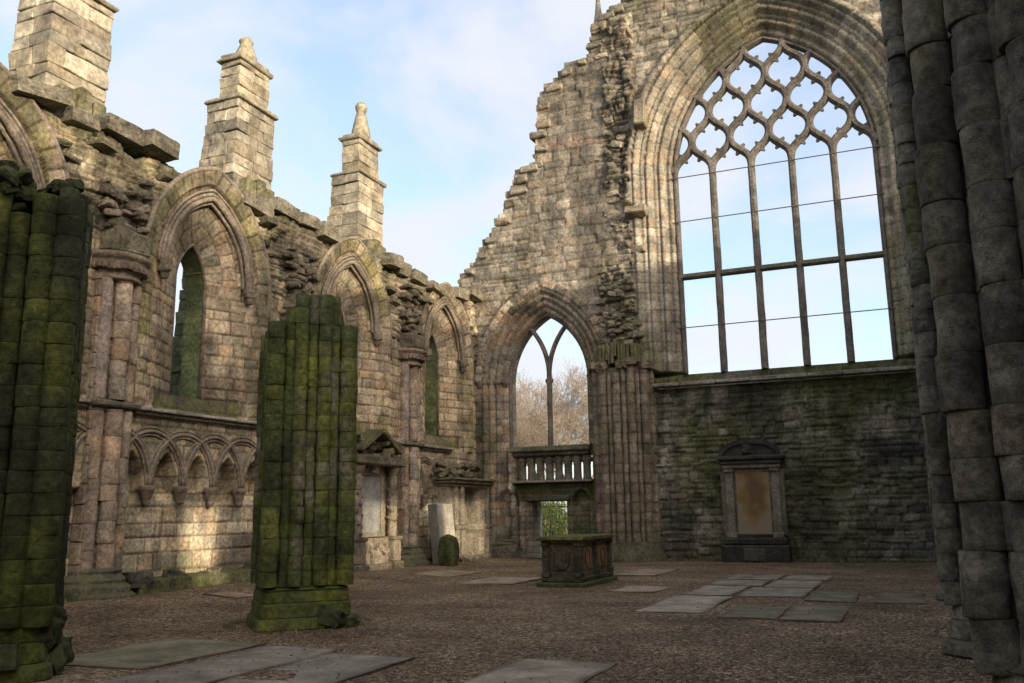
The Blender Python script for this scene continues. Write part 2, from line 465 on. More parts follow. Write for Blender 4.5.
def make_ground():
    xs = np.arange(-14.5, 9.01, 0.16); ys = np.arange(-9, 30.6, 0.16)
    X, Y = np.meshgrid(xs, ys)
    Z = gz(X, Y) + (fbm(X * 0.7, Y * 0.7, 0, 4, 2) - 0.5) * 0.05
    I = np.arange(X.size).reshape(X.shape)
    q = np.stack([I[:-1, :-1], I[:-1, 1:], I[1:, 1:], I[1:, :-1]], -1).reshape(-1, 4)
    o = mesh_np('gravel_ground', np.stack([X, Y, Z], -1).reshape(-1, 3), q, np.zeros((0, 3)), np.full((X.size, 3), .2), gravel_mat())
    o['kind'] = 'structure'
    s = 900.0
    o = mesh_np('lawn', [(-s, -s, -.06), (s, -s, -.06), (s, s, -.06), (-s, s, -.06)], [[0, 1, 2, 3]], np.zeros((0, 3)), np.full((4, 3), .1), lawn_mat())
    o['kind'] = 'structure'
make_ground()

WARM = [(.42, .325, .235), (.48, .385, .29), (.37, .295, .225), (.45, .325, .215), (.34, .295, .235), (.52, .43, .335), (.40, .31, .235), (.45, .365, .265)]
GREY = [(.30, .265, .205), (.36, .32, .25), (.25, .225, .18), (.33, .27, .20), (.28, .26, .21), (.40, .355, .28)]
DARK = [(.20, .19, .15), (.27, .25, .20), (.15, .145, .115), (.32, .295, .24), (.22, .215, .165), (.28, .26, .21)]
MOSS = np.array((.082, .090, .022)); GRIME = np.array((.07, .062, .05))

# ------------------------------------------------------------------ north aisle wall
BAYS = [9.15, 14.75, 20.35, 25.95]
RESP = [6.35, 12.3, 17.9, 23.55]
ZS = 6.7

def build_aisle_wall():
    root = empty('aisle_wall')
    us = np.arange(6.0, 28.36, 0.03); zs = np.arange(-0.1, 9.4, 0.03)
    U, Z = np.meshgrid(us, zs)
    up = Courses(-0.2, 10, .2, .33, .28, .62, 5); ru = Courses(-0.2, 11, .09, .2, .16, .5, 9)
    lo = Courses(0.18, 5, .27, .36, .36, .72, 15); ra = Courses(-1.2, 3, .3, .52, .2, .36, 21, -12, 12)
    e, rr, fu, fv = up(U, Z, .02)
    D = relief(e, rr, fu, fv, U, Z, .028, .03, .012, .012, 1); C = pal(rr[..., 3], WARM) * (.8 + .4 * rr[..., 4])[..., None]; E = e
    # lower storey
    k = Z < 3.6
    e2, r2, f2, g2 = lo(U, Z, .015)
    D = np.where(k, relief(e2, r2, f2, g2, U, Z, .026, .028, .010, .010, 2), D)
    C = np.where(k[..., None], pal(r2[..., 3], WARM[:3] + GREY[:2] + [(.52, .45, .355), (.50, .42, .32), (.47, .415, .33)]) * (.88 + .36 * r2[..., 4])[..., None] * np.where(Z < 2.1, 1.18, 1.0)[..., None], C); E = np.where(k, e2, E)  # lowest stones lightened, soft light on the lower wall put into their colour
    # rubble above the arches
    hood_all = np.full(U.shape, -9.0)
    for uc in BAYS:
        hood_all = np.maximum(hood_all, sd_arch(U, Z, uc, 1.95, 2.57, ZS))
    e3, r3, f3, g3 = ru(U, Z, .09)
    k = (Z > 6.75 + .5 * (fbm(U, Z * 0, 0, 3, 4) - .5)) & (hood_all < 0)
    D = np.where(k, relief(e3, r3, f3, g3, U, Z, .03, .05, .045, .05, 3) + (fbm(U * 1.1, Z * 1.6, 0, 4, 12) - .5) * .3, D)
    C = np.where(k[..., None], pal(r3[..., 3], [(.38, .31, .245), (.44, .365, .29), (.33, .28, .22), (.42, .325, .25), (.29, .26, .205)]) * (.75 + .5 * r3[..., 4])[..., None], C)
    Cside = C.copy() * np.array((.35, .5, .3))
    hole = np.zeros(U.shape, bool); sdl = np.full(U.shape, -9.0)
    for uc in BAYS:
        so = sd_arch(U, Z, uc, 1.28, 1.9, ZS, 3.68); sl = sd_arch(U, Z, uc, .45, 1.1, 6.6, 4.1)
        above = Z > ZS
        th = np.arctan2(Z - ZS, np.abs(U - uc) + .62) * np.sign(U - uc)
        ea, r_, fa, ga = ra(th * 1.75 + np.where(U > uc, 5, 0), so, .012)
        Da = relief(ea, r_, fa, ga, U, Z, .026, .028, .010, .010, 4)
        k = above & (so > -.67)
        D = np.where(k, Da, D); C = np.where(k[..., None], pal(r_[..., 3], WARM) * (.8 + .4 * r_[..., 4])[..., None], C); E = np.where(k, ea, E)
        inb = Z > 3.6
        band = inb & (so > -.67) & (so <= -.3); D = np.where(band, D + .13 * sst(-.70, -.64, so) - .07 * sst(-.6, -.3, so), D)
        gm = sst(.40, .62, fbm(U * .9 + 3, Z * .5, 0, 4, 40)) * .75
        C = np.where(band[..., None], lerp(C, np.array((.24, .225, .10)), gm[..., None]), C)
        b2 = inb & (so > -.3) & (so <= 0); D = np.where(b2, D - .05 * sst(-.3, -.2, so), D)
        k = so > 0
        t = np.clip(so / np.maximum(so - sl, 1e-3), 0, 1)
        D = np.where(k, D - .08 - .40 * t, D)
        # sloping mossy sill
        sill = k & (Z < 4.15) & (np.abs(U - uc) < 1.25)
        gm = sst(.35, .6, fbm(U * 2, Z * 2, 0, 4, 44)) * sst(4.25, 3.9, Z)
        C = np.where(sill[..., None], lerp(C * .6, MOSS * 1.1, gm[..., None] * .8), C)
        hole |= sl > .73 * .03; sdl = np.maximum(sdl, sl)
    # blind arcade: spandrels stand in front of the wall below the capitals, pointed niches cut back
    low = Z < 3.6
    D = np.where(low & (Z < 2.08), D - .15, D)
    nich = np.full(U.shape, -9.0)
    for uc in BAYS:
        for j in range(-3, 4):
            cu = uc + .9 * j
            if min(abs(cu - r) for r in RESP) < .45:
                continue
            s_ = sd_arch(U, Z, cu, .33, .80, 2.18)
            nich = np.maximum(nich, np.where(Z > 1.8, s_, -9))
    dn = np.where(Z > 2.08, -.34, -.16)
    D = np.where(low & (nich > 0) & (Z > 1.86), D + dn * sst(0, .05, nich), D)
    C = np.where((low & (nich > 0.02) & (Z > 2.1))[..., None], C * .8, C)  # niche backs darker, shade of the recess put into the colour
    # damp, moss and grime (stains with shapes of their own)
    m = sst(.50, .70, fbm(U * .8, Z * .5, 0, 5, 51) + .16 * sst(1.3, .2, Z) + .10 * sst(7.9, 8.8, Z))
    C = lerp(C, MOSS * 1.3, (m * .42)[..., None])
    g = sst(.50, .72, fbm(U * 1.1 + 30, Z * .45, 0, 5, 61) + .08 * sst(6.9, 8.2, Z))
    st = sst(.52, .68, fbm(U * 2.6 + 50, Z * .22, 0, 4, 63))
    C = lerp(C, GRIME * 1.1, (np.maximum(g * .72, st * .45))[..., None])
    C = lerp(C, C * np.array((.34, .30, .26)), (1 - sst(.0, .03, E))[..., None] * .85)
    top = 8.55 + .38 * vnoise(us * 1.6, 0 * us, 0, 8) + .12 * vnoise(us * 5, 0 * us, 0, 9) + .35 * sst(24, 28, us)
    topg = np.maximum(top[None, :] + 0 * Z, np.where(hood_all > .02, 99, 0))
    keepv = (Z < topg) & ~hole
    keep = keepv[:-1, :-1] & keepv[1:, 1:] & keepv[:-1, 1:] & keepv[1:, :-1]
    P = lambda u, z, d: np.stack([XN + d, u, z], -1)
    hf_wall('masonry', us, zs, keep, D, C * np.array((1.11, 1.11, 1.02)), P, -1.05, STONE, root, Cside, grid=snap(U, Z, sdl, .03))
    # western continuation of the same wall (beside and behind the photographer)
    us2 = np.arange(-9, 6.01, .1); zs2 = np.arange(-.1, 8.9, .1); U2, Z2 = np.meshgrid(us2, zs2)
    e, rr, fu, fv = up(U2, Z2, .02)
    hf_wall('masonry', us2, zs2, np.ones((len(zs2) - 1, len(us2) - 1), bool), relief(e, rr, fu, fv, U2, Z2, .03, .03, .02, .01), pal(rr[..., 3], WARM), P, -1.3, STONE, root)
    # string course with a paler top over a darker lower course
    for a, b in ((6.0, 11.75), (12.85, 17.35), (18.4, 23.05), (24.0, 26.3)):
        mb = MB(); u = a; i = 0
        rng = np.random.default_rng(int(a * 10))
        while u < b:
            w = min(rng.uniform(.6, 1.1), b - u)
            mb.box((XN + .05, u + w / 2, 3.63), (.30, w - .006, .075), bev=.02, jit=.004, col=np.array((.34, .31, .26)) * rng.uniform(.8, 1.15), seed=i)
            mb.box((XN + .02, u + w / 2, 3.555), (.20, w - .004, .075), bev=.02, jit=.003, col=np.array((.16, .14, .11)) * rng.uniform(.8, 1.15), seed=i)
            u += w; i += 1
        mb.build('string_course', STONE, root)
    # hood moulds over each window with carved stops
    circ = lambda r, n=8: [(r * math.cos(t), r * math.sin(t)) for t in np.linspace(0, 2 * np.pi, n, endpoint=False)]
    for bi, uc in enumerate(BAYS):
        mb = MB()
        for off, r, dd in ((.0, .06, .03), (.10, .045, .02), (-.09, .04, -.05), (.19, .035, .03), (.66, .055, .10)):
            pts = arch_pts(uc, 1.28, 1.9, ZS, off, 26)
            if bi == 3:
                pts = pts[(pts[:, 0] > uc + .25) | (pts[:, 1] < 7.6)] if False else pts
            if off > .5: pts = np.concatenate([[[pts[0, 0], 6.0]], pts, [[pts[-1, 0], 6.0]]])
            path = np.stack([np.full(len(pts), XN + dd), pts[:, 0], pts[:, 1]], -1)
            mb.sweep(path, (1, 0, 0), circ(r), col=(.26, .215, .165), jit=.012, seed=bi)
        h = mb.build('hood_mould', STONE, root)
        for sd in (-1, 1):
            cb = MB()
            cb.rock((XN + .06, uc + sd * 1.31, ZS - .08), (.22, .28, .26), 90 + bi * 2 + sd, (.2, .165, .125), n=7, rough=.3)
            cb.rock((XN + .05, uc + sd * 1.31, ZS - .26), (.15, .17, .2), 190 + bi * 2 + sd, (.17, .14, .11), n=6, rough=.3)
            cb.build('carved_stop', STONE, root)
        # lancet edge roll
        lm = MB()
        pts = arch_pts(uc, .47, 1.12, 6.6, 0, 18, zb=4.1)
        lm.sweep(np.stack([np.full(len(pts), XN - .50), pts[:, 0], pts[:, 1]], -1), (1, 0, 0), circ(.045, 6), col=(.24, .19, .145), jit=.006)
        lm.build('lancet_surround', STONE, root)
    # blind arcade: interlaced ribs and corbel capitals
    for bi, uc in enumerate(BAYS):
        capu = [uc + .9 * (j - .5) for j in range(-2, 4)]
        capu = [c for c in capu if min(abs(c - r) for r in RESP) > .35]
        for c in capu:
            if bi == 2 and 20.0 < c < 22.5: continue
            if bi == 3 and c > 25.6: continue
            cm = MB()
            rr_ = random.Random(int(c * 100))
            bk = rr_.random() * .25
            cm.lathe((XN - .03, c, -.14), [(.04, 1.84 + bk * .4), (.07, 1.90 + bk * .3), (.095, 1.96), (.08, 1.99), (.085, 2.03), (.115, 2.09), (.11, 2.12), (.145, 2.18), (.165, 2.22), (.165, 2.27), (.14, 2.30)], 14, (.21, .17, .13), .16, int(c * 7))
            cm.build('capital', STONE, root)
        for j in range(-4, 4):
            a0 = uc + .9 * (j - .5); a1 = a0 + 1.8
            if bi == 2 and 19.6 < (a0 + a1) / 2 < 22.6: continue
            if bi == 3 and (a0 + a1) / 2 > 25.9: continue
            th = np.linspace(np.pi, 0, 25)
            pu = (a0 + a1) / 2 + .9 * np.cos(th); pz = 2.14 + 1.08 * np.sin(th)
            lim0 = max([r for r in RESP if r < uc]) + .42; lim1 = min([r for r in RESP if r > uc] + [28.0]) - .42
            kk = (pu > lim0) & (pu < lim1)
            if kk.sum() < 4: continue
            rb = MB()
            for off, r, dd in ((0, .045, .03), (.075, .03, .015), (-.07, .03, .01)):
                q = np.stack([np.full(25, XN + dd), (a0 + a1) / 2 + (.9 + off) * np.cos(th), 2.14 + (1.08 + off) * np.sin(th)], -1)[kk]
                rb.sweep(q, (1, 0, 0), circ(r, 6), col=(.25, .205, .155), jit=.01, seed=j + 5)
            rb.build('arcade_rib', STONE, root)
    # bench along the foot
    for a, b in ((6.0, 11.6), (12.95, 17.3), (18.5, 20.0)):
        mb = MB(); u = a; i = 0; rng = np.random.default_rng(int(a * 10) + 3)
        while u < b - .05:
            w = min(rng.uniform(.7, 1.4), b - u)
            mb.box((XN + .12, u + w / 2, .2), (.62, w - .01, .42), bev=.045, jit=.012, col=lerp(np.array((.19, .175, .13)), MOSS * 1.5, rng.uniform(.1, .7)), seed=i)
            u += w; i += 1
        mb.build('bench', PIER, root)
    # wall shafts with capitals (responds)
    def dcol(X, Y, Z_, t, g):
        c = pal(t[0], WARM) * ((.75 + .4 * t[1]) * g)[:, None]
        m = sst(.52, .7, fbm(X * 3, Y * 3, Z_ * 1.5, 4, 71))
        return lerp(c, GRIME * 1.5, (m * .5)[:, None])
    for ri, rc in enumerate(RESP):
        core = MB(); rng = np.random.default_rng(ri)
        z = .4
        while z < 6.05:
            h = min(rng.uniform(.26, .4), 6.08 - z)
            core.box((XN - .02, rc, z + h / 2), (.26, .98, h - .008), bev=.015, jit=.005, col=np.array(WARM[rng.integers(8)]) * rng.uniform(.6, .95), seed=int(z * 100))
            z += h
        core.box((XN + .05, rc, 3.62), (.5, 1.1, .12), bev=.03, jit=.008, col=(.2, .17, .13), seed=3)
        rs = core.build('respond', STONE, root)
        for (du, r, x0) in ((-.33, .115, .10), (.0, .17, .16), (.33, .115, .10)):
            sm = MB(); ze = [3.7]
            long = du < 0
            while ze[-1] < 6.02:
                ze.append(min(6.03, ze[-1] + (2.4 if long else rng.uniform(.3, .45))))
            sm.drums(XN + x0, rc + du, r, ze, ri * 9 + int(du * 10) + 40, (lambda X, Y, Z_, t, g: np.array((.34, .285, .24)) * g[:, None]) if long else dcol, 14, chip=.3)
            sm.build('shaft', STONE, rs)
            sm = MB(); ze = [.62]
            while ze[-1] < 3.5:
                ze.append(min(3.52, ze[-1] + rng.uniform(.3, .5)))
            sm.drums(XN + x0, rc + du, r, ze, ri * 9 + int(du * 10) + 80, dcol, 14, chip=.4)
            sm.build('shaft', STONE, rs)
        cap = MB()
        cap.lathe((XN - .06, rc, 0), [(.46, 5.98), (.50, 6.0), (.50, 6.05), (.455, 6.08), (.47, 6.14), (.53, 6.22), (.60, 6.30), (.56, 6.33), (.60, 6.36), (.66, 6.40), (.66, 6.46), (.62, 6.49)], 28, (.24, .19, .145), .05, ri, sx=.92, sy=1.0)
        for k in range(15):
            a = -1.45 + 2.9 * k / 14
            cap.rock((XN - .06 + .51 * math.cos(a), rc + .56 * math.sin(a), 6.22 + rng.normal(0, .012)), (.12, .12, .13), 300 + k + ri * 20, (.17, .135, .1), n=4)
        cap.build('capital', STONE, rs)
        bs = MB()
        bs.lathe((XN - .1, rc, 0), [(.80, -.05), (.80, .17), (.76, .2), (.70, .24), (.70, .33), (.66, .36), (.60, .40), (.62, .45), (.56, .50), (.52, .56), (.54, .61), (.48, .66)], 26, (.19, .175, .125), .04, ri + 3, smooth=False, sx=.95, sy=.95)
        bs.build('base', PIER, rs)
        # stump of the vault above the capital
        vm = MB()
        vm.box((XN + .12, rc - .05, 6.72), (.62, .9, .44), bev=.05, jit=.03, col=(.19, .17, .12), seed=ri)
        for k in range(34):
            z = rng.uniform(6.9, 8.0); w = .34 + (z - 6.9) * .25
            sz = rng.uniform(.12, .28)
            vm.rock((XN - .03 + .07 * rng.uniform(-1, 1.4) + .22 * sst(8.3, 6.9, z), rc + rng.uniform(-w, w), z), (sz, sz * 1.3, sz * .55), k + ri * 100, np.array((.21, .175, .13)) * rng.uniform(.6, 1.3), n=4, rz=rng.normal(0, .3), tilt=.2)
        vm.build('vault_stump', PIER, root)
    # scar of broken vault web following the arches
    rng = np.random.default_rng(5)
    for bi, uc in enumerate(BAYS):
        for k in range(5):
            sd = rng.choice((-1, 1)); z = rng.uniform(7.4, 8.55)
            pts_u = uc + sd * (2.2 - (z - 6.7) ** 2 * .36 + rng.uniform(.1, .75))
            if min(abs(pts_u - r) for r in RESP) < .1: continue
            L = rng.uniform(.25, .7)
            mb = MB(); mb.rock((XN - .04, pts_u, z), (.36, L * .8, rng.uniform(.10, .2)), 500 + k + bi * 40, np.array((.17, .15, .105)) * rng.uniform(.6, 1.3), n=4, rz=rng.normal(0, .12), tilt=.25)
            mb.build('scar_stone', PIER, root)
    # coping stones on the broken top
    rng = np.random.default_rng(8); u = 6.2; i = 0
    while u < 28:
        w = rng.uniform(.55, 1.25)
        near = min(abs(u + w / 2 - b) for b in BAYS)
        if near > .75 and rng.random() < .9:
            t = 8.62 + .3 * float(vnoise(np.array([(u + w / 2) * 1.6]), np.zeros(1), 0, 8)[0]) + .25 * sst(24, 28, u)
            mb = MB(); hh = rng.uniform(.24, .42)
            mb.rock((XN - .12 + rng.uniform(-.1, .1), u + w / 2, float(t) + hh / 2), (.8, w, hh), 700 + i, np.array((.23, .205, .15)) * rng.uniform(.75, 1.2), n=7, rough=.12, sq=.85, rz=rng.normal(0, .06), tilt=.07)
            mb.build('coping_stone', PIER, root)
        u += w + rng.uniform(0, .12); i += 1
    # dark overhanging ledge below the copings
    for k in range(26):
        u = rng.uniform(6.2, 28.1)
        if min(abs(u - b) for b in BAYS) < 1.3: continue
        mb = MB(); mb.rock((XN + .08, u, 8.3 + rng.uniform(-.25, .25)), (.4, rng.uniform(.35, .9), rng.uniform(.12, .22)), 900 + k, np.array((.15, .135, .09)) * rng.uniform(.6, 1.3), n=5, rz=rng.normal(0, .1), tilt=.12)
        mb.build('ledge_stone', PIER, root)
    rebase(root, (XN, 17, 0))
    tag(root, 'long ruined left wall with narrow lancet windows above a row of small blind arches', 'wall')
build_aisle_wall()

# ------------------------------------------------------------------ buttress pinnacles
def course_block(mb, x0, x1, y0, y1, z0, z1, rng, pal_, jit=.007, gap=.006, bev=.018):
    """one course of a solid stack: blocks laid round the edge"""
    nx = max(1, int(round((x1 - x0) / rng.uniform(.4, .7)))); ny = max(1, int(round((y1 - y0) / rng.uniform(.4, .75))))
    ex = np.linspace(x0, x1, nx + 1); ey = np.linspace(y0, y1, ny + 1)
    ex[1:-1] += rng.uniform(-.1, .1, nx - 1); ey[1:-1] += rng.uniform(-.12, .12, ny - 1)
    for i in range(nx):
        for j in range(ny):
            if 0 < i < nx - 1 and 0 < j < ny - 1: continue
            c = np.array(pal_[rng.integers(len(pal_))]) * rng.uniform(.75, 1.2)
            dx, dy = rng.normal(0, jit, 2)
            mb.box(((ex[i] + ex[i + 1]) / 2 + dx, (ey[j] + ey[j + 1]) / 2 + dy, (z0 + z1) / 2), (ex[i + 1] - ex[i] - gap + .012, ey[j + 1] - ey[j] - gap + .012, z1 - z0 - gap), bev=bev, jit=.012, col=c, seed=int(rng.integers(1e6)))

PINP = [(.33, .285, .21), (.38, .335, .25), (.28, .25, .19), (.345, .295, .205), (.255, .23, .18), (.40, .355, .27)]
def pinnacle(uc, zl, zu, zt, seed, label, cut=False):
    zt += .2
    root = empty('buttress_pinnacle'); rng = np.random.default_rng(seed)
    xf = -15.0
    mb = MB(); z = 0.0
    while z < zl - .02:
        h = min(rng.uniform(.26, .42), zl - z)
        if zl - z - h < .15: h = zl - z
        bat = .28 * sst(zl - .3, 9.0, z) if z > 8.6 else .34 + (8.6 - z) * .10
        sh = 0.0 if rng.random() < .6 else rng.uniform(-.08, .05)
        course_block(mb, xf - 1.05 - bat, xf, uc - .74 - bat * .12 + sh * .6, uc + .74 - (.0 if z > 9.8 else .12), z, z + h, rng, PINP if z > 8.3 else [(.10, .115, .06), (.13, .14, .075), (.085, .10, .05), (.15, .15, .10)])
        z += h
    mb.build('shaft', PINM, root)
    mb = MB()
    mb.box((xf - .5, uc + .01, zl + .05), (1.2, 1.62, .10), bev=.03, jit=.012, col=(.3, .27, .2), seed=seed)
    mb.build('string_moulding', STONE, root)
    mb = MB(); z = zl + .1
    while z < zu - .02:
        h = min(rng.uniform(.26, .36), zu - z)
        if zu - z - h < .12: h = zu - z
        course_block(mb, xf - .72, xf - .06, uc - .68, uc + .52, z, z + h, rng, PINP)
        z += h
    mb.build('upper_stage', PINM, root)
    cap = MB()
    cap.box((xf - .39, uc - .08, zu + .05), (.84, 1.38, .10), bev=.04, jit=.012, col=(.31, .28, .21), seed=seed + 1)
    cap.box((xf - .39, uc - .08, zu + .17), (.70, 1.16, .14), bev=.06, jit=.012, col=(.33, .29, .215), seed=seed + 2)
    cap.build('cap', PINM, root)
    if not cut:
        f = MB(); H = zt - zu - .2
        f.lathe((xf - .39, uc - .1, zu + .2), [(.34, 0), (.3, H * .25), (.2, H * .6), (.155, H * .72), (.19, H * .8), (.2, H * .88), (.13, H * .97), (.05, H)], 8, (.34, .30, .22), .12, seed, smooth=True)
        f.build('finial', PINM, root)
    wb = MB()
    for k, (yo, w, zz, h) in enumerate(((-.40, .40, 9.62, .52), (.0, .36, 9.6, .66), (.36, .34, 9.62, .5), (-.06, 1.12, 9.28, .36), (-.1, .9, 8.9, .4))):
        wb.box((xf + .12, uc + yo, zz + h / 2), (.36, w, h), bev=.05, jit=.02, col=np.array((.19, .175, .10)) * rng.uniform(.85, 1.2), seed=seed + k)
    wb.build('weathered_block', PIER, root)
    rebase(root, (xf - .5, uc, 0))
    tag(root, label, 'pinnacle', 'stone pinnacles rising behind the aisle wall')
pinnacle(12.3, 12.5, 13.6, 14.2, 3, 'broad stone pinnacle at far left, cut off by the top of the picture')
pinnacle(17.9, 12.34, 13.5, 14.25, 4, 'middle stone pinnacle with a short rounded finial, behind the large left window arch')
pinnacle(23.65, 12.35, 13.55, 14.9, 5, 'farthest and smallest looking stone pinnacle with the taller pointed finial')

# ------------------------------------------------------------------ end wall with the great window
EC, EHW, ER, EZ = -2.95, 3.24, 4.8, 12.85      # opening of the great window in its own plane
WY = 29.15                                     # plane of the tracery
AC, AHW, AR, AZ = -10.92, 1.50, 2.62, 6.1       # aisle window
PROF = [(-14.3, 9.3), (-14.07, 10.16), (-13.65, 10.57), (-13.23, 11.14), (-12.82, 11.71), (-12.4, 12.43), (-12.23, 12.95), (-11.98, 13.3), (-11.81, 13.83), (-11.32, 13.9), (-11.11, 14.1), (-11.09, 15.12), (-10.98, 15.18), (-10.95, 16.54), (-10.29, 17.13), (-9.8, 17.59), (-8.94, 17.63), (-8.83, 18.65), (-8.5, 19.06), (-8.34, 19.26), (-7.8, 19.45), (-7.2, 19.9), (-5, 21.0), (-2.9, 22.0), (0, 21), (3.2, 19)]

def build_end_wall():
    root = empty('end_wall')
    us = np.arange(-14.25, 3.2, 0.045); zs = np.arange(-.1, 22.1, .045)
    U, Z = np.meshgrid(us, zs)
    a1 = Courses(-.2, 23, .24, .40, .3, .75, 31); a2 = Courses(-.2, 23, .13, .26, .25, .7, 33)
    a3 = Courses(-.2, 23, .09, .24, .16, .62, 35); ra = Courses(-3, 3, .32, .5, .28, .55, 37, -30, 30)
    e, rr, fu, fv = a1(U, Z, .075, 3, 1.6)
    D = relief(e, rr, fu, fv, U, Z, .036, .03, .022, .045, 1); C = pal(rr[..., 3], GREY + [(.35, .285, .215), (.38, .335, .265)]) * (.78 + .44 * rr[..., 4])[..., None]; E = e
    # squared ashlar of the stub wall, with a reddish band
    pink = sst(.3, .0, np.abs(Z - 14.0 + .05 * U)) * sst(-11.2, -10.5, U) * sst(-7.9, -8.6, U)
    C = lerp(C, np.array((.36, .22, .175)), (pink * .55)[..., None])
    # thin coursed rubble high up and on the stepped left flank
    k = (Z > 17.2 + (fbm(U, Z, 0, 3, 2) - .5)) | ((U < -11.4) & (Z > 9))
    e2, r2, f2, g2 = a2(U, Z, .06)
    D = np.where(k, relief(e2, r2, f2, g2, U, Z, .036, .035, .028, .04, 2), D)
    C = np.where(k[..., None], pal(r2[..., 3], GREY) * (.7 + .5 * r2[..., 4])[..., None], C); E = np.where(k, e2, E)
    # torn masonry where the arcade wall broke away
    wob = (fbm(U * 0 + 3, Z * 1.3, 0, 4, 7) - .5) * 1.1
    cx = lerp(-8.25, -7.95, sst(6, 10, Z)) + wob * .7
    hw = np.where(Z < 9.6, .78, np.where(Z < 11.8, .35, .55)) + .3 * (fbm(Z * 2, U * 0, 0, 3, 9) - .5)
    torn = (np.abs(U - cx) < hw) & (Z > 6.4) & (Z < 18.8) & (fbm(U * 1.1, Z * .5, 0, 3, 97) > np.where(Z < 9.8, .2, .45))
    e3, r3, f3, g3 = a3(U, Z, .11, 5, 1.8)
    Dt = relief(e3, r3, f3, g3, U, Z, .05, .12, .11, .10, 3) + (fbm(U * 1.2, Z * 1.2, 0, 4, 21) - .5) * .5 + .1
    D = np.where(torn, Dt, D); C = np.where(torn[..., None], pal(r3[..., 3], GREY + [(.2, .18, .145)]) * (.65 + .55 * r3[..., 4])[..., None], C); E = np.where(torn, e3, E)
    # rubble infill under the great window
    so = sd_arch(U, Z, EC, EHW, ER, EZ)
    inf = (U > -7.3) & (Z < 5.45)
    e4, r4, f4, g4 = a3(U, Z, .07, 9, 1.2); e5, r5, f5, g5 = a2(U, Z, .05, 10)
    big = fbm(U * .6, Z * .8, 0, 3, 91) > .5
    e4 = np.where(big, e5, e4); r4 = np.where(big[..., None], r5, r4)
    D = np.where(inf, relief(e4, r4, f4, g4, U, Z, .035, .05, .04, .05, 4) - .06, D)
    Ci = pal(r4[..., 3], DARK + [(.24, .20, .16), (.27, .25, .21)]) * (.6 + .8 * r4[..., 4])[..., None]
    gm = sst(.42, .62, fbm(U * .5, Z * .9, 0, 5, 93) + .12 * sst(3, 5.4, Z) - .03)
    Ci = lerp(Ci, MOSS * .8, (gm * .6)[..., None])
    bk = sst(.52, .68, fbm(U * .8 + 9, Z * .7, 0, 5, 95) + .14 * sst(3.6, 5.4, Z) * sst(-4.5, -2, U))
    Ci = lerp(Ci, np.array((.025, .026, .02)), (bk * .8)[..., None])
    sk = sst(.5, .66, fbm(U * 3.2 + 4, Z * .35, 0, 4, 99)) * sst(1.2, 4.8, Z)
    Ci = lerp(Ci, np.array((.03, .034, .02)), (sk * .6)[..., None])
    C = np.where(inf[..., None], Ci, C); E = np.where(inf, e4, E)
    # moulded splay of the great window
    arch = (Z > 5.45) & (so > -1.33)
    th = np.arctan2(Z - EZ, np.abs(U - EC) + 1.56) * np.sign(U - EC)
    er, r_, fr, gr = ra(th * 5.2 + np.where(U > EC, 12, 0), so, .01)
    ej, rj, fj, gj = a1(U * 0 + 1.5 + np.floor(so / .33) * 3.1, Z, .02)
    ab = Z > EZ
    e6 = np.where(ab, er, ej); r6 = np.where(ab[..., None], r_, rj)
    t = np.clip((so + 1.33) / 1.33, 0, 1)
    roll = 0
    for c, w, a in ((-1.2, .10, .13), (-.98, .07, .09), (-.80, .10, .15), (-.58, .06, .08), (-.40, .10, .15), (-.12, .09, .10)):
        roll = roll + a * np.sqrt(np.maximum(0, 1 - ((so - c) / w) ** 2))
    Da = -.02 - .80 * t + roll - .03 * (1 - sst(0, .035, e6)) + .012 * (r6[..., 0] - .5) + .02 * (fbm(U * 4, Z * 4, 0, 3, 5) - .5)
    D = np.where(arch, Da, D)
    Ca = pal(r6[..., 3], GREY) * 1.12 * (.86 + .26 * r6[..., 4])[..., None]
    C = np.where(arch[..., None], Ca, C); E = np.where(arch, e6, E)
    hood = (so > -1.56) & (so <= -1.33) & (Z > EZ - 1)
    D = np.where(hood, D + .10 + .06 * np.sqrt(np.maximum(0, 1 - ((so + 1.44) / .12) ** 2)), D)
    sill = (Z > 5.45) & (Z < 6.05) & (np.abs(U - EC) < EHW + 1.2)
    D = np.where(sill, np.minimum(D, .0 - .85 * sst(5.68, 6.02, Z)), D)
    C = np.where(sill[..., None], lerp(np.array((.16, .15, .12)), MOSS * 1.2, sst(.35, .6, fbm(U * 1.5, Z * 3, 0, 4, 66))[..., None] * .8), C)
    hole = (so > .73 * .045) & (Z > 6.02); sdw = np.where(Z > 6.02, so, -9.0)
    # aisle window
    sa = sd_arch(U, Z, AC, AHW, AR, AZ)
    orders = (sa > -.80) & (Z > (1.0 if False else .25))
    t = np.clip((sa + .80) / .80, 0, 1)
    roll = 0
    for c, w, a in ((-.71, .08, .09), (-.50, .085, .11), (-.29, .085, .11), (-.09, .08, .09)):
        roll = roll + a * np.sqrt(np.maximum(0, 1 - ((sa - c) / w) ** 2))
    th = np.arctan2(Z - AZ, np.abs(U - AC) + 1.22) * np.sign(U - AC)
    er, r_, fr, gr = ra(th * 3.2 + np.where(U > AC, 9, 0) + np.floor(sa / .21) * .21, sa * 0 + .2, .01)
    ej, rj, fj, gj = a1(U * 0 + 2.5 + np.floor(sa / .21) * 2.7, Z, .015)
    ab = Z > AZ; e6 = np.where(ab, er, ej); r6 = np.where(ab[..., None], r_, rj)
    t = np.where(U > AC, t * sst(-8.4, -9.9, U), t)
    Da = .03 - .52 * t + roll - .03 * (1 - sst(0, .04, e6)) + .02 * (fbm(U * 4, Z * 4, 0, 3, 5) - .5)
    sel = orders & (sa <= .12)
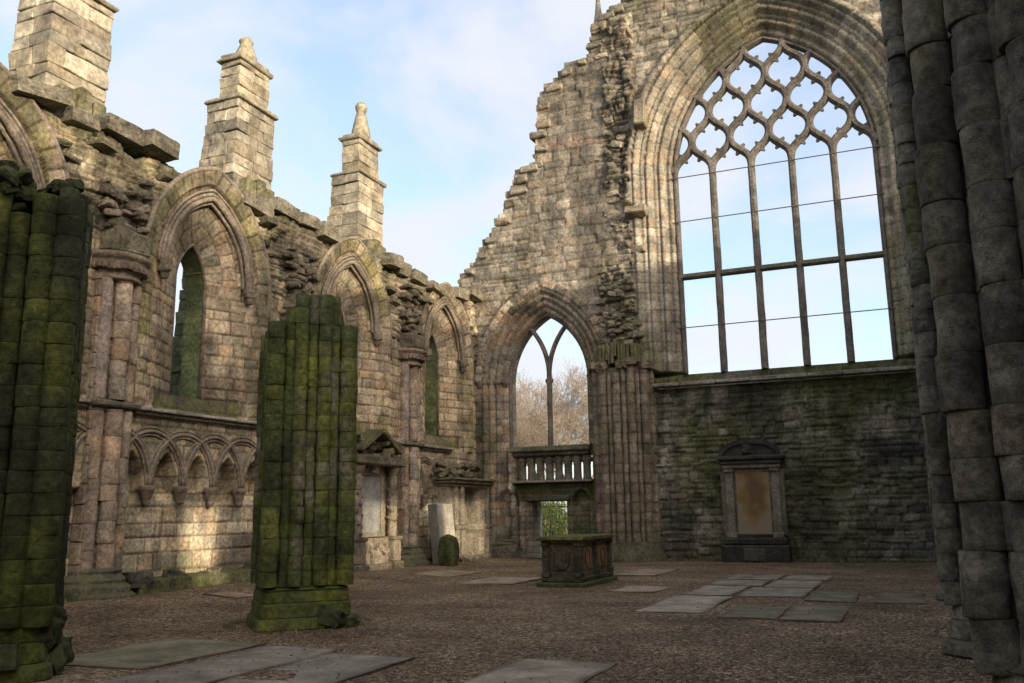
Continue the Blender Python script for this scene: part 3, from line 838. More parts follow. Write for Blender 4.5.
    D = np.where(sel, Da, D); C = np.where(sel[..., None], pal(r6[..., 3], WARM[:5] + GREY[:3]) * (.62 + .4 * r6[..., 4])[..., None], C); E = np.where(sel, e6, E)
    hood = (sa > -1.08) & (sa <= -.80) & (Z > AZ)
    er, r_, fr, gr = ra(th * 3.8 + np.where(U > AC, 9, 0), sa * 0 + .2, .01)
    D = np.where(hood, .12 + .05 * (r_[..., 0] - .5) - .04 * (1 - sst(0, .04, er)), D)
    C = np.where(hood[..., None], pal(r_[..., 3], WARM + GREY) * (.7 + .4 * r_[..., 4])[..., None], C)
    # screen below the aisle window: recessed panel, baluster gap, doorway, blank arches
    scr = (U > -12.15) & (U < -9.3) & (Z < 3.8)
    es, rs, fs, gs = a2(U, Z, .03, 19)
    D = np.where(scr, -.36 + relief(es, rs, fs, gs, U, Z, .035, .03, .015, .02, 8), D)
    C = np.where(scr[..., None], pal(rs[..., 3], DARK + WARM[:3]) * (.6 + .5 * rs[..., 4])[..., None], C); E = np.where(scr, es, E)
    dd = (Z > 1.93) & (Z < 2.6) & scr
    C = np.where(dd[..., None], lerp(np.array((.07, .068, .055)), MOSS * .9, sst(.4, .6, fbm(U * 2, Z * 2, 0, 4, 12))[..., None]), C)
    for bc, bw in ((-9.78, .30), (-12.4, .36)):
        sb = sd_arch(U, Z, bc, bw, bw * 1.7, 1.85)
        D = np.where((sb > 0) & (Z > .35), D - .16 * sst(0, .06, sb), D)
        D = np.where((sb > -.12) & (sb <= 0) & (Z > .35), D + .07, D)
    hole |= (sa > .73 * .045) & (Z > 3.8); sdw = np.where(sa > -.3, sa, sdw); sdw = np.where((Z < 6.2) & (U > -7), -9.0, np.where((Z < 4.0) & (U < -7), -9.0, sdw))
    hole |= (U > -12.05) & (U < -9.35) & (Z > 2.63) & (Z < 3.45)
    hole |= (U > -11.52) & (U < -10.30) & (Z > .12) & (Z < 1.92)
    # weather stains
    m = sst(.50, .70, fbm(U * .5, Z * .35, 0, 5, 151) + .13 * sst(8.5, 1, Z) + .06 * sst(16.8, 18.2, Z))
    C = lerp(C, MOSS * 1.3, (m * .5)[..., None])
    g = sst(.50, .72, fbm(U * .9 + 30, Z * .25, 0, 5, 161) + .10 * sst(9.5, 6, Z) + .09 * sst(14, 17, Z) * sst(-5.6, -4.4, U))
    st = sst(.52, .68, fbm(U * 2.2 + 50, Z * .16, 0, 4, 163))
    C = lerp(C, GRIME * 1.1, (np.maximum(g * .66, st * .38))[..., None])
    C = lerp(C, C * np.array((.40, .36, .31)), (1 - sst(.0, .036, E))[..., None] * .62)
    pu = np.array([p[0] for p in PROF]); pz = np.array([p[1] for p in PROF])
    # ragged, stepped skyline
    ci = np.clip(np.searchsorted(a2.e, Z) - 1, 0, len(a2.e) - 2)
    left = np.interp(a2.e[ci] + .1, pz[:22], pu[:22]) + (_h(ci, ci * 0, ci * 0, 5) - .5) * .16
    keepv = ~hole & ((Z < 9.3) | (U > left)) & (Z < np.interp(U, pu, pz) + .35)
    keep = keepv[:-1, :-1] & keepv[1:, 1:] & keepv[:-1, 1:] & keepv[1:, :-1]
    P = lambda u, z, d: np.stack([u, YE - d, z], -1)
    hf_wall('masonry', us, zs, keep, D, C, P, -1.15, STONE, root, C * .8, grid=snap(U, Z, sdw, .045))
    # ------- great window stonework
    TR = (.145, .13, .112)
    bar = lambda w, d: [(-w / 2, -d * .15), (-w * .2, -d / 2), (w * .2, -d / 2), (w / 2, -d * .15), (w / 2, d * .15), (w * .2, d / 2), (-w * .2, d / 2), (-w / 2, d * .15)]
    nrm = (0, -1, 0); LW = EHW * 2 / 5; x0 = EC - EHW; ztr = 13.0
    for i in range(1, 5):
        mb = MB(); x = x0 + i * LW
        zz = np.linspace(5.98, ztr, 22)
        mb.sweep(np.stack([np.full(22, x), np.full(22, WY), zz], -1), nrm, bar(.225, .38), col=TR, jit=.014, seed=i, smooth=False)
        mb.build('mullion', STONE, root)
    mb = MB(); mb.box((EC, WY, 9.3), (EHW * 2 + .1, .32, .17), bev=.05, jit=.004, col=np.array((.14, .13, .095)), seed=2); mb.build('transom', STONE, root)
    for z in (7.52, 11.2, 12.78):
        mb = MB(); mb.box((EC, WY - .19, z), (EHW * 2 + .3, .03, .03), bev=.004, col=(.10, .085, .075)); mb.build('tie_bar', PLAIN, root)
    hh = 1.03
    mb = MB(); cusp = []
    for i in range(-6, 12):
        for sg in (-1, 1):
            z = ztr + np.linspace(0, 6 * hh, 6 * 18 + 1)
            ph = (z - ztr) / hh
            tri = np.abs((ph + 1) % 2 - 1)               # 0..1..0
            sm = (1 - np.cos(np.pi * tri)) / 2
            sm = .5 + .5 * np.tanh(3.9 * (tri - .5)) / math.tanh(1.95)
            x = x0 + i * LW + sg * sm * LW / 2
            ins = sd_arch(x, z, EC, EHW, ER, EZ) > -.10
            k = 0
            while k < len(z):
                if ins[k]:
                    j = k
                    while j < len(z) and ins[j]: j += 1
                    if j - k > 3:
                        mb.sweep(np.stack([x[k:j], np.full(j - k, WY + .002 * sg), z[k:j]], -1), nrm, bar(.245, .34), col=TR, jit=.012, seed=i, smooth=False)
                    k = j
                else: k += 1
            for row in range(6):
                for fr, sd in ((.5, -1), (.5, 1)):
                    # cusps spring from the hollow of each curve into the lights
                    kk = int((row + fr) * 18)
                    if sd_arch(x[kk], z[kk], EC, EHW, ER, EZ) < .1: continue
                    tx, tz = x[kk + 1] - x[kk - 1], z[kk + 1] - z[kk - 1]; L = math.hypot(tx, tz)
                    nx_, nz_ = tz / L, -tx / L
                    dirx = 1 if tx > 0 else -1
                    s_ = dirx * sd
                    cusp.append((x[kk], z[kk], nx_ * s_, nz_ * s_, tx / L, tz / L))
    for (cx, cz, nx_, nz_, tx, tz) in cusp:
        a = np.array((cx, WY, cz)); n_ = np.array((nx_, 0, nz_)); t_ = np.array((tx, 0, tz)); y_ = np.array((0, .045, 0))
        b0, b1 = a - t_ * .10 + n_ * .07, a + t_ * .10 + n_ * .07; tip = a + n_ * .235
        V = [b0 - y_, b1 - y_, b1 + y_, b0 + y_, tip - y_ * .8 + t_ * .028, tip + y_ * .8 + t_ * .028, tip - y_ * .8 - t_ * .028, tip + y_ * .8 - t_ * .028]
        mb.add(V, [[0, 1, 4, 6], [3, 7, 5, 2], [1, 2, 5, 4], [0, 6, 7, 3], [6, 4, 5, 7]], [], TR)
    pts = arch_pts(EC, EHW, ER, EZ, -.03, 40, zb=6.0)
    mb.sweep(np.stack([pts[:, 0], np.full(len(pts), WY), pts[:, 1]], -1), nrm, bar(.16, .32), col=TR, smooth=False)
    mb.build('tracery', STONE, root)
    mb = MB(); rng = np.random.default_rng(2); x = -7.05; i = 0
    while x < 1.4:
        w = min(rng.uniform(.7, 1.3), 1.45 - x)
        mb.box((x + w / 2, YE - .08, 5.53), (w - .006, .42, .12), bev=.02, jit=.006, col=np.array((.25, .235, .20)) * rng.uniform(.8, 1.1), seed=i)
        x += w; i += 1
    mb.build('window_sill', STONE, root)
    # ------- aisle window tracery
    AY = YE + .62; TR2 = (.16, .14, .115)
    mb = MB(); zz = np.linspace(3.78, AZ + .2, 12)
    mb.sweep(np.stack([np.full(12, AC), np.full(12, AY), zz], -1), nrm, bar(.17, .3), col=TR2, jit=.006, smooth=False)
    mb.lathe((AC, AY, AZ - .12), [(.1, 0), (.14, .05), (.16, .12), (.12, .17)], 8, TR2)
    mb.build('mullion', STONE, root)
    mb = MB()
    for sg in (-1, 1):
        dz = np.linspace(0, 1.78, 18)
        x = AC + sg * (AR - np.sqrt(AR ** 2 - dz ** 2))
        mb.sweep(np.stack([x, np.full(18, AY + .002 * sg), AZ + .15 + dz], -1), nrm, bar(.15, .28), col=TR2, smooth=False)
    pts = arch_pts(AC, AHW, AR, AZ, -.02, 26, zb=3.8)
    mb.sweep(np.stack([pts[:, 0], np.full(len(pts), AY), pts[:, 1]], -1), nrm, bar(.14, .28), col=TR2, smooth=False)
    mb.build('tracery', STONE, root)
    for sx in (-1, 1):
        mb = MB()
        for k in range(4):
            s_ = AHW + .12 + .26 * k
            mb.lathe((AC + sx * s_, YE + .44 - .13 * k, AZ - .22), [(.10, 0), (.12, .06), (.15, .14), (.19, .2), (.19, .27), (.15, .30)], 10, (.17, .14, .11), .1, k)
        mb.build('capital', STONE, root)
    # ------- gallery screen
    mb = MB(); mb.box((-10.85, YE + .34, 3.68), (3.0, .72, .20), bev=.05, jit=.01, col=(.17, .165, .115), seed=5)
    mb.box((-10.85, YE + .36, 3.52), (2.9, .5, .13), bev=.03, jit=.006, col=(.13, .115, .09), seed=6)
    ps = mb.build('parapet', PIER, root)
    mb = MB(); mb.box((-10.75, YE + .36, 2.585), (2.85, .56, .09), bev=.025, jit=.006, col=(.24, .22, .18), seed=7); mb.build('gallery_floor', STONE, root)
    for k in range(8):
        bm_ = MB(); x = -11.90 + .335 * k
        bm_.lathe((x, YE + .40, 2.62), [(.155, 0), (.155, .06), (.14, .09), (.135, .5), (.15, .54), (.14, .57), (.165, .68), (.17, .74), (.17, .80)], 10, (.16, .14, .11), .04, k)
        b = bm_.build('baluster', STONE, root)
    mb = MB()
    for k in range(-1, 9):
        for sg in (-1, 1):
            a = np.linspace(0, math.pi / 2, 8); x = -11.90 + .335 * k + sg * .28 * np.sin(a); z = 3.20 + .28 * (1 - np.cos(a)) * .9
            kk = (x > -12.1) & (x < -9.3)
            if kk.sum() > 3:
                mb.sweep(np.stack([x, np.full(8, YE + .32), z], -1)[kk], nrm, [(-.035, -.06), (.035, -.06), (.035, .06), (-.035, .06)], col=(.14, .12, .09), smooth=False)
    mb.build('interlaced_arch', STONE, root)
    mb = MB(); mb.box((-10.91, YE + .33, 2.03), (1.5, .3, .2), bev=.03, jit=.008, col=(.08, .075, .06), seed=8); mb.build('door_lintel', STONE, root)
    mb = MB(); mb.box((-10.91, YE + .5, .12), (1.5, 1.4, .16), bev=.03, jit=.008, col=(.2, .18, .15), seed=9); mb.build('door_step', STONE, root)
    mb = MB()
    mb.box((-12.35, YE - .12, .25), (.9, .5, .5), bev=.08, jit=.03, col=(.14, .125, .1), seed=1)
    mb.box((-12.3, YE - .05, .58), (.7, .35, .16), bev=.05, jit=.02, col=(.15, .13, .105), seed=3)
    mb.build('foot_stone', PIER, root); mb = MB()
    mb.box((-9.6, YE - .02, .25), (.75, .4, .5), bev=.06, jit=.03, col=(.11, .11, .075), seed=2)
    mb.build('foot_stone', PIER, root)
    # ------- clustered respond of the lost arcade
    def dcol(X, Y, Z_, t, g):
        c = pal(t[0], WARM[:3] + WARM[6:]) * ((.82 + .2 * t[1]) * g ** 1.9)[:, None] * np.array((.60, .63, .62))
        m = sst(.5, .7, fbm(X * 2, Y * 2, Z_ * .8, 4, 171) + .15 * sst(1.5, 0, Z_))
        return lerp(c, lerp(GRIME, MOSS, .4) * 1.2, (m * .55)[:, None])
    rc = (-8.12, YE + .12); hd = .93
    rng = np.random.default_rng(77)
    ze = [.55]
    while ze[-1] < 6.2: ze.append(ze[-1] + rng.uniform(.27, .36))
    ze[-1] = 6.2
    core = MB(); an = np.linspace(math.pi, 2 * math.pi, 13)
    half_plan = lambda q, dy=.0: [(rc[0] + hd * q * math.cos(a), rc[1] + dy + .86 * q * math.sin(a)) for a in an] + [(rc[0] + hd * q, rc[1] + .35), (rc[0] - hd * q, rc[1] + .35)]
    o = half_plan(.94)
    core.loft([[(x, y, .3) for x, y in o], [(x, y, 6.15) for x, y in o]], np.full((2, len(o), 3), 1.0) * np.array((.13, .11, .085)))
    rs = core.build('clustered_respond', STONE, root)
    for k in range(13):
        big = k % 2 == 0; q = 1.0 if big else .95
        x = rc[0] + hd * q * math.cos(an[k]); y = rc[1] + .86 * q * math.sin(an[k])
        zk = ze if k not in (5, 6, 9) else ze[:-1]
        sm = MB(); sm.drums(x, y, .128 if big else .082, zk, 40 + k, dcol, 16, chip=.45, wob=.006, groove=.93, rj=.012)
        sm.build('shaft', STONE, rs)
    cap = MB()
    for k in range(13):
        if k in (5, 6, 9): continue
        q = 1.03
        cap.rock((rc[0] + hd * q * math.cos(an[k]), rc[1] + .86 * q * math.sin(an[k]), 6.24 + rng.normal(0, .03)), (.34, .34, .26), 1500 + k, np.array((.2, .165, .12)) * rng.uniform(.7, 1.2), n=5, rough=.25, sq=.8, tilt=.15)
    for k in range(16):
        x = rc[0] - .8 + .1 * k + rng.normal(0, .02)
        cap.box((x, rc[1] - .70 * math.sqrt(max(0, 1 - ((k - 8) / 8.5) ** 2)), 6.62 + rng.normal(0, .05)), (.085, .34, .62), bev=.02, jit=.01, col=lerp(np.array((.17, .145, .1)), MOSS * 1.3, rng.uniform(.2, .7)), seed=k)
    for k in range(46):
        z = rng.uniform(6.95, 9.3); w = .78 - .12 * abs(z - 8)
        sz = rng.uniform(.12, .30); x = rc[0] + rng.uniform(-w, w)
        cap.rock((x, YE + .0 - .34 * sst(8.2, 6.9, z) * rng.uniform(.3, 1.2) * (1 - abs(x - rc[0]) / 1.2), z), (sz * 1.2, sz, sz * .6), 2000 + k, np.array((.24, .205, .155)) * rng.uniform(.55, 1.3), n=4, rz=rng.normal(0, .3), tilt=.25)
    cap.build('broken_capital', STONE, rs)
    bs = MB()
    for (s_, z0, z1) in ((1.34, 0, .22), (1.26, .2, .34), (1.2, .34, .48), (1.14, .46, .6)):
        o = half_plan(s_); o2 = half_plan(s_ - .03)
        bs.loft([[(x, y, z0) for x, y in o], [(x, y, z1) for x, y in o2]], np.full((2, len(o), 3), 1.0) * np.array((.13, .13, .08)))
    bs.build('base', PIER, rs)
    # broken stones standing proud up the torn edge
    for k in range(34):
        mb = MB(); z = rng.uniform(9.4, 18.8)
        x = -8.1 + .55 * math.sin(z * 1.3) * .6 + rng.uniform(-.5, .5)
        sz = rng.uniform(.16, .42)
        mb.rock((x, YE + .09, z), (sz * 1.3, sz * .8, sz * .62), 3000 + k, np.array((.33, .285, .215)) * rng.uniform(.65, 1.2), n=4, rz=rng.normal(0, .2), tilt=.2)
        mb.build('torn_stone', STONE, root)
    mb = MB(); mb.box((-7.05, YE - .15, 15.0), (.36, .5, .9), bev=.05, jit=.03, col=(.24, .21, .15), seed=4); mb.build('projecting_stone', STONE, root)
    mb = MB(); mb.box((-7.35, YE - .16, 11.55), (.75, .5, .28), bev=.04, jit=.03, col=(.34, .28, .2), seed=5)
    mb.build('projecting_stone', STONE, root)
    # cap stones along the stepped left flank
    mb = MB()
    for (a, b), (c, d) in zip(PROF[1:21], PROF[2:22]):
        n_ = max(1, int(math.hypot(c - a, d - b) / .6))
        for k in range(n_):
            f = (k + .5) / n_
            mb.box((lerp(a, c, f) + .22 + rng.normal(0, .08), YE + .35, lerp(b, d, f) - .12), (rng.uniform(.3, .7), .9, rng.uniform(.18, .32)), bev=.04, jit=.02, col=np.array(GREY[rng.integers(6)]) * rng.uniform(.6, .95), seed=int(rng.integers(1e6)))
    mb.build('coping', STONE, root)
    f = MB(); f.lathe((-8.75, YE + .9, 18.5), [(.3, 0), (.28, .6), (.34, .7), (.22, .8), (.12, 1.4), (.05, 2.2)], 8, (.2, .19, .17), .05, 3); f.build('finial', STONE, root)
    rebase(root, (-6, YE, 0))
    tag(root, 'tall ruined end wall with great traceried window, smaller pointed window and low doorway', 'wall')
build_end_wall()

# ------------------------------------------------------------------ outer wall and west front (mostly out of the picture; heights and openings shaped to shade and light the nave)
def plain_wall(name, us, zs, keepf, P, back, label, seed):
    U, Z = np.meshgrid(us, zs)
    cs = Courses(-.2, 20, .26, .4, .35, .8, seed, -60, 60)
    e, rr, fu, fv = cs(U, Z, .03)
    kv = keepf(U, Z)
    keep = kv[:-1, :-1] & kv[1:, 1:] & kv[:-1, 1:] & kv[1:, :-1]
    root = empty(name)
    hf_wall('masonry', us, zs, keep, relief(e, rr, fu, fv, U, Z, .05, .03, .02, .02), pal(rr[..., 3], GREY) * (.6 + .4 * rr[..., 4])[..., None], P, back, STONE, root)
    tag(root, label, 'wall')
    return root
def win(U, Z, a, b, z0, z1):
    c = (a + b) / 2; hw = (b - a) / 2
    s_ = sd_arch(U, Z, c, hw, hw * 1.6, z1 - hw * .9, z0)
    return s_ > 0
r_ = plain_wall('outer_wall', np.arange(-9.4, 34, .1)[::-1].copy() * 1.0, np.arange(-.1, 13.9, .1),
           lambda U, Z: (Z < 13.1 + .4 * (fbm(U * .8, Z * 0, 0, 3, 3) - .5)) & ~win(U, Z, 4.95, 6.0, 5.3, 8.0) & ~win(U, Z, 11.3, 13.9, 5.2, 8.2) & ~win(U, Z, 15.2, 18.6, 5.2, 7.75),
           lambda u, z, d: np.stack([6.6 - d, u, z], -1), -.6, 'high outer aisle wall on the south side with pierced windows, outside the picture', 41)
mb = MB()
for k in range(7):
    y = -9.2 + k * 5.6
    mb.sweep([(6.55, y + 2.8, 6.9), (6.2, y + 2.8, 8.3), (5.2, y + 2.8, 9.2), (3.9, y + 2.8, 9.55), (2.6, y + 2.8, 9.2), (1.9, y + 2.8, 8.6)], (0, 1, 0), [(-.15, -2.79), (.15, -2.79), (.15, 2.79), (-.15, 2.79)], col=(.3, .27, .22), smooth=False)
mb.build('aisle_vault', STONE, r_)
rebase(r_, (6.9, 12, 0))
r_ = plain_wall('west_front', np.arange(-14.6, 7.6, .1)[::-1].copy(), np.arange(-.1, 8.4, .1),
           lambda U, Z: (Z < 7.5 + .5 * (fbm(U, Z * 0, 0, 3, 6) - .5)) & ~win(U, Z, -5, -2, -.2, 4.5),
           lambda u, z, d: np.stack([u, -9.2 + d, z], -1), -1.2, 'west front wall with a pointed doorway, behind the photographer', 43)
rebase(r_, (-3.5, -9.5, 0))

# ------------------------------------------------------------------ free-standing piers
def pier(name, ctr, half, nface, rc_, ri_, zb, ztop_fn, seed, base, palette, mossy, label, group, chip=.6, hmin=.19, hmax=.25, rubble=None, moss_lo=0.0, tone=1.0):
    root = empty(name); rng = np.random.default_rng(seed)
    cx, cy = ctr
    ze = [zb]
    while ze[-1] < 13: ze.append(ze[-1] + rng.uniform(hmin, hmax))
    ze = np.array(ze)
    P_ = np.array(palette)
    def dcol(X, Y, Z_, t, g):
        t = [np.asarray(q) + 0 * X for q in t]; g = g + 0 * X
        c = pal(t[0] * .999, P_) * ((.86 + .26 * t[1]) * g ** 1.4)[:, None]
        m = sst(.5 - mossy * .35, .72 - mossy * .3, fbm(X * 2.6, Y * 2.6, Z_ * 1.0, 6, 171 + seed) + moss_lo * sst(3, .5, Z_) + np.where(t[2] > .7, .035, -.01))
        d = sst(.55, .7, fbm(X * 2.5, Y * 2.5, Z_ * 1.2, 4, 191 + seed))
        gr = lerp(np.array((.125, .142, .024)), np.array((.055, .066, .022)), sst(.35, .65, fbm(X * 2, Y * 2, Z_ * .9, 4, 4))[:, None])
        return lerp(lerp(c, gr * (.7 + .6 * t[3])[:, None], (m * .92)[:, None]), np.array((.03, .03, .024)), (d * .4)[:, None]) * tone
    vs = [(cx, cy - half), (cx + half, cy), (cx, cy + half), (cx - half, cy)]
    core = MB(); hc = half - rc_ * .75
    ztc = ztop_fn(cx, cy) - .55
    for i in range(len(ze) - 1):
        if ze[i] >= ztc: break
        z1 = min(ze[i + 1], ztc + .01)
        o = [(cx, cy - hc), (cx + hc, cy), (cx, cy + hc), (cx - hc, cy)]
        core.loft([[(x, y, ze[i]) for x, y in o], [(x, y, z1) for x, y in o]], np.full((2, 4, 3), 1.) * np.array((.055, .055, .035)))
    core.build('core', PIER, root)
    for fi in range(4):
        a, b = vs[fi], vs[(fi + 1) % 4]
        for k in range(nface):
            f = k / nface; x = lerp(a[0], b[0], f); y = lerp(a[1], b[1], f)
            r = rc_ if k == 0 else ri_ * (1.14 if k % 2 == 0 else .86)
            if k % 2 and nface > 4: q_ = .07 if mossy > 0 else .17; x, y = lerp(x, cx, q_), lerp(y, cy, q_)
            zt = ztop_fn(x, y)
            zz = ze[ze <= zt]
            if len(zz) < 2: continue
            sm = MB(); sm.drums(x, y, r, list(zz), seed * 100 + fi * 20 + k, dcol, 22, chip=chip, wob=.004 if mossy > 0 else .014, groove=.95 if mossy > 0 else .95, rj=.008 if mossy > 0 else .012)
            sm.build('shaft', PIER, root)
    if base:
        bm_ = MB()
        def outline(sc, n=56):
            pts = []
            for fi in range(4):
                a, b = np.array(vs[fi]), np.array(vs[(fi + 1) % 4])
                for k in range(n // 4):
                    f = k / (n // 4); p = lerp(a, b, f)
                    w = .03 * abs(math.sin(f * math.pi * 3))
                    c_ = np.array((cx, cy)); v = p - c_; L = np.linalg.norm(v)
                    corner = min(f, 1 - f)
                    pts.append(c_ + v * (sc + w - .10 * max(0, .1 - corner) / .1 * .6))
            return np.array(pts)
        for (s0, s1, z0, z1) in base:
            rings = []; cols = []
            for (q, zz) in ((s0 - .04, z0), (s0, z0 + .02), (lerp(s0, s1, .5), (z0 + z1) / 2), (s1, z1 - .03), (s1 - .05, z1)):
                o = outline(q); Z_ = np.full(len(o), zz)
                dn = 1 + (fbm(o[:, 0] * 3, o[:, 1] * 3, Z_ * 3, 4, seed) - .5) * .10
                o = np.array((cx, cy)) + (o - np.array((cx, cy))) * dn[:, None]
                rings.append(np.concatenate([o, Z_[:, None]], 1))
                cols.append(dcol(o[:, 0], o[:, 1], Z_, (.3, .5, .8, .6), 1.0))
            bm_.loft(rings, np.array(cols), smooth=False)
        bm_.build('base', PIER, root)
    if rubble:
        for nm, lst in rubble:
            rm = MB()
            for k, (c, s, colr) in enumerate(lst):
                rm.rock(c, s, seed * 50 + k, colr, n=6 if nm == 'rubble_top' else 12, rough=.3, sq=.6, tilt=.3, flat=nm == 'rubble_top')
            rm.build(nm, PIER, root)
    rebase(root, (cx, cy, 0))
    tag(root, label, 'pier', group)
    return root

BASE = [(1.30, 1.27, 0.0, .16), (1.17, 1.15, .15, .36), (1.12, 1.09, .35, .52), (1.10, 1.0, .51, .58)]
GP = 'clustered stone piers of the lost arcades'
NP = [(.19, .175, .13), (.165, .155, .115), (.21, .19, .145), (.15, .145, .10)]
def stump_top(x, y):
    # stepped top: middle rolls highest, outer ones lower
    q = (x - y) + 8.0 + 10.85          # along the face that looks at the nave: -.85 .. .85 from S to E
    s = ((x + 8.0) + (y - 10.85)) / 1.7
    return 4.40 if s < -.35 else (4.62 if s < -.12 else (4.86 if s < .32 else 4.36))
rng = np.random.default_rng(1)
pier('stone_pier', (-8.02, 10.95), .74, 6, .125, .088, .57, stump_top, 2, BASE, NP, .80,
     'mossy green pier stump standing alone on gravel in front of the left aisle wall', GP, moss_lo=.05, tone=1.22,
     rubble=[('broken_foot', [((-7.36, 10.78, .12), (.42, .42, .28), (.06, .066, .03)), ((-7.22, 10.95, .06), (.30, .3, .18), (.06, .066, .03))])])
ctrL = (-8.62, 6.45)
rub = [((ctrL[0] + rng.uniform(-.5, .5), ctrL[1] + rng.uniform(-.5, .5), 4.98 + rng.uniform(-.15, .25)), (rng.uniform(.12, .27), rng.uniform(.12, .27), rng.uniform(.08, .16)), np.array((.06, .066, .028)) * rng.uniform(.6, 1.4)) for k in range(60)]
foot = [((ctrL[0] + a, ctrL[1] + b, z), (s, s, s * .7), np.array((.07, .075, .035)) * rng.uniform(.7, 1.3)) for a, b, z, s in ((.66, .25, .1, .34), (.72, .08, .08, .3), (.5, .42, .15, .4), (.62, -.2, .2, .4), (.6, .2, .4, .4), (.4, .45, .52, .36), (.5, -.45, .3, .45), (.68, .05, .36, .34))]
pier('stone_pier', ctrL, .80, 5, .14, .115, .5, lambda x, y: 5.1 + .16 * math.sin(x * 7 + y * 5) - .3 * (x - ctrL[0]), 3, BASE, NP, 1.0,
     'broken pier at the left edge covered in dark moss, its top ragged with rubble', GP, tone=.68, rubble=[('rubble_top', rub), ('broken_foot', foot)])
SP = [(.185, .17, .135), (.215, .195, .155), (.15, .14, .113), (.195, .17, .128)]
for c, half, nf, rc_, ri_, lab, cp in (((1.22, 6.5), .76, 6, .14, .118, 'nearest grey clustered pier filling the right edge, of the thickest shafts', .8),
                                    ((1.22, 10.8), .78, 5, .12, .105, 'slimmer grey clustered pier just behind the one filling the right edge', .8),
                                    ((1.36, 16.9), .76, 5, .12, .105, 'third clustered pier along the right side, mostly hidden behind the two nearer ones', .6),
                                    ((1.5, 22.5), .76, 5, .12, .105, 'fourth clustered pier on the right, closest to the great window and hidden by the others', .6)):
    pier('stone_pier', c, half, nf, rc_, ri_, .5, lambda x, y: 12.2, int(c[1] * 3), BASE, SP, -.22, lab, GP, chip=cp, hmin=.26 if c[1] < 8 else .22, hmax=.42 if c[1] < 8 else .34)

# ------------------------------------------------------------------ table tomb
def tomb():
    root = empty('table_tomb'); x0, x1, y0, y1 = -7.03, -6.2, 18.0, 20.15
    K = (.09, .08, .06)
    def part(nm, lst, mat=PIER):
        mb = MB()
        for k, (a, b, c, d, z0, z1, bev, col) in enumerate(lst):
            mb.box(((a + b) / 2, (c + d) / 2, (z0 + z1) / 2), (b - a, d - c, z1 - z0), bev=bev, jit=.006, col=col, seed=k)
        return mb.build(nm, mat, root)
    part('plinth', [(x0 - .12, x1 + .12, y0 - .12, y1 + .12, -.03, .10, .03, (.07, .085, .035)), (x0 - .04, x1 + .04, y0 - .04, y1 + .04, .095, .2, .04, (.07, .072, .045))])
    part('chest', [(x0 + .05, x1 - .05, y0 + .05, y1 - .05, .19, .90, .01, (.105, .085, .06))], STONE)
    def post(x, y):
        part('corner_pier', [(x - .075, x + .075, y - .075, y + .075, .19, .9, .015, (.075, .07, .052)), (x - .1, x + .1, y - .1, y + .1, .19, .3, .02, (.07, .066, .05)), (x - .095, x + .095, y - .095, y + .095, .82, .9, .02, (.08, .07, .05))])
    for x in (x0 + .05, x1 - .05):
        for y in (y0 + .05, (y0 + y1) / 2, y1 - .05):
            post(x, y)
    circ = [(.018 * math.cos(t), .018 * math.sin(t)) for t in np.linspace(0, 2 * np.pi, 6, endpoint=False)]
    OR = (.20, .12, .055)
    for (yc) in ((y0 * .75 + y1 * .25), (y0 * .25 + y1 * .75)):
        mb = MB(); mb.box((x1 - .045, yc, .56), (.03, .62, .44), bev=.012, col=OR)
        th = np.linspace(0, 2 * np.pi, 20, endpoint=False)
        mb.sweep(np.stack([np.full(20, x1 - .025), yc + .15 * np.cos(th), .57 + .18 * np.sin(th)], -1), (1, 0, 0), circ, True, col=(.1, .07, .045))
        mb.build('side_panel', STONE, root)
    mb = MB(); mb.box(((x0 + x1) / 2, y0 + .045, .56), (.48, .03, .46), bev=.012, col=(.12, .095, .062))
    th = np.linspace(math.pi, 2 * np.pi, 16)
    mb.sweep(np.stack([(x0 + x1) / 2 + .17 * np.cos(th), np.full(16, y0 + .025), .52 + .16 * np.sin(th)], -1), (0, -1, 0), circ, col=(.055, .05, .04))
    for sx in (-.17, .17):
        mb.box(((x0 + x1) / 2 + sx, y0 + .026, .6), (.03, .03, .2), bev=.008, col=(.055, .05, .04))
    mb.build('end_panel', STONE, root)
    part('top_slab', [(x0 - .04, x1 + .04, y0 - .04, y1 + .04, .895, .95, .02, (.10, .09, .05)), (x0 - .11, x1 + .11, y0 - .11, y1 + .11, .95, 1.03, .025, (.16, .15, .05))])
    rebase(root, ((x0 + x1) / 2, (y0 + y1) / 2, 0))
    tag(root, 'stone table tomb with carved panels and mossy overhanging top, standing alone on gravel', 'tomb')
tomb()

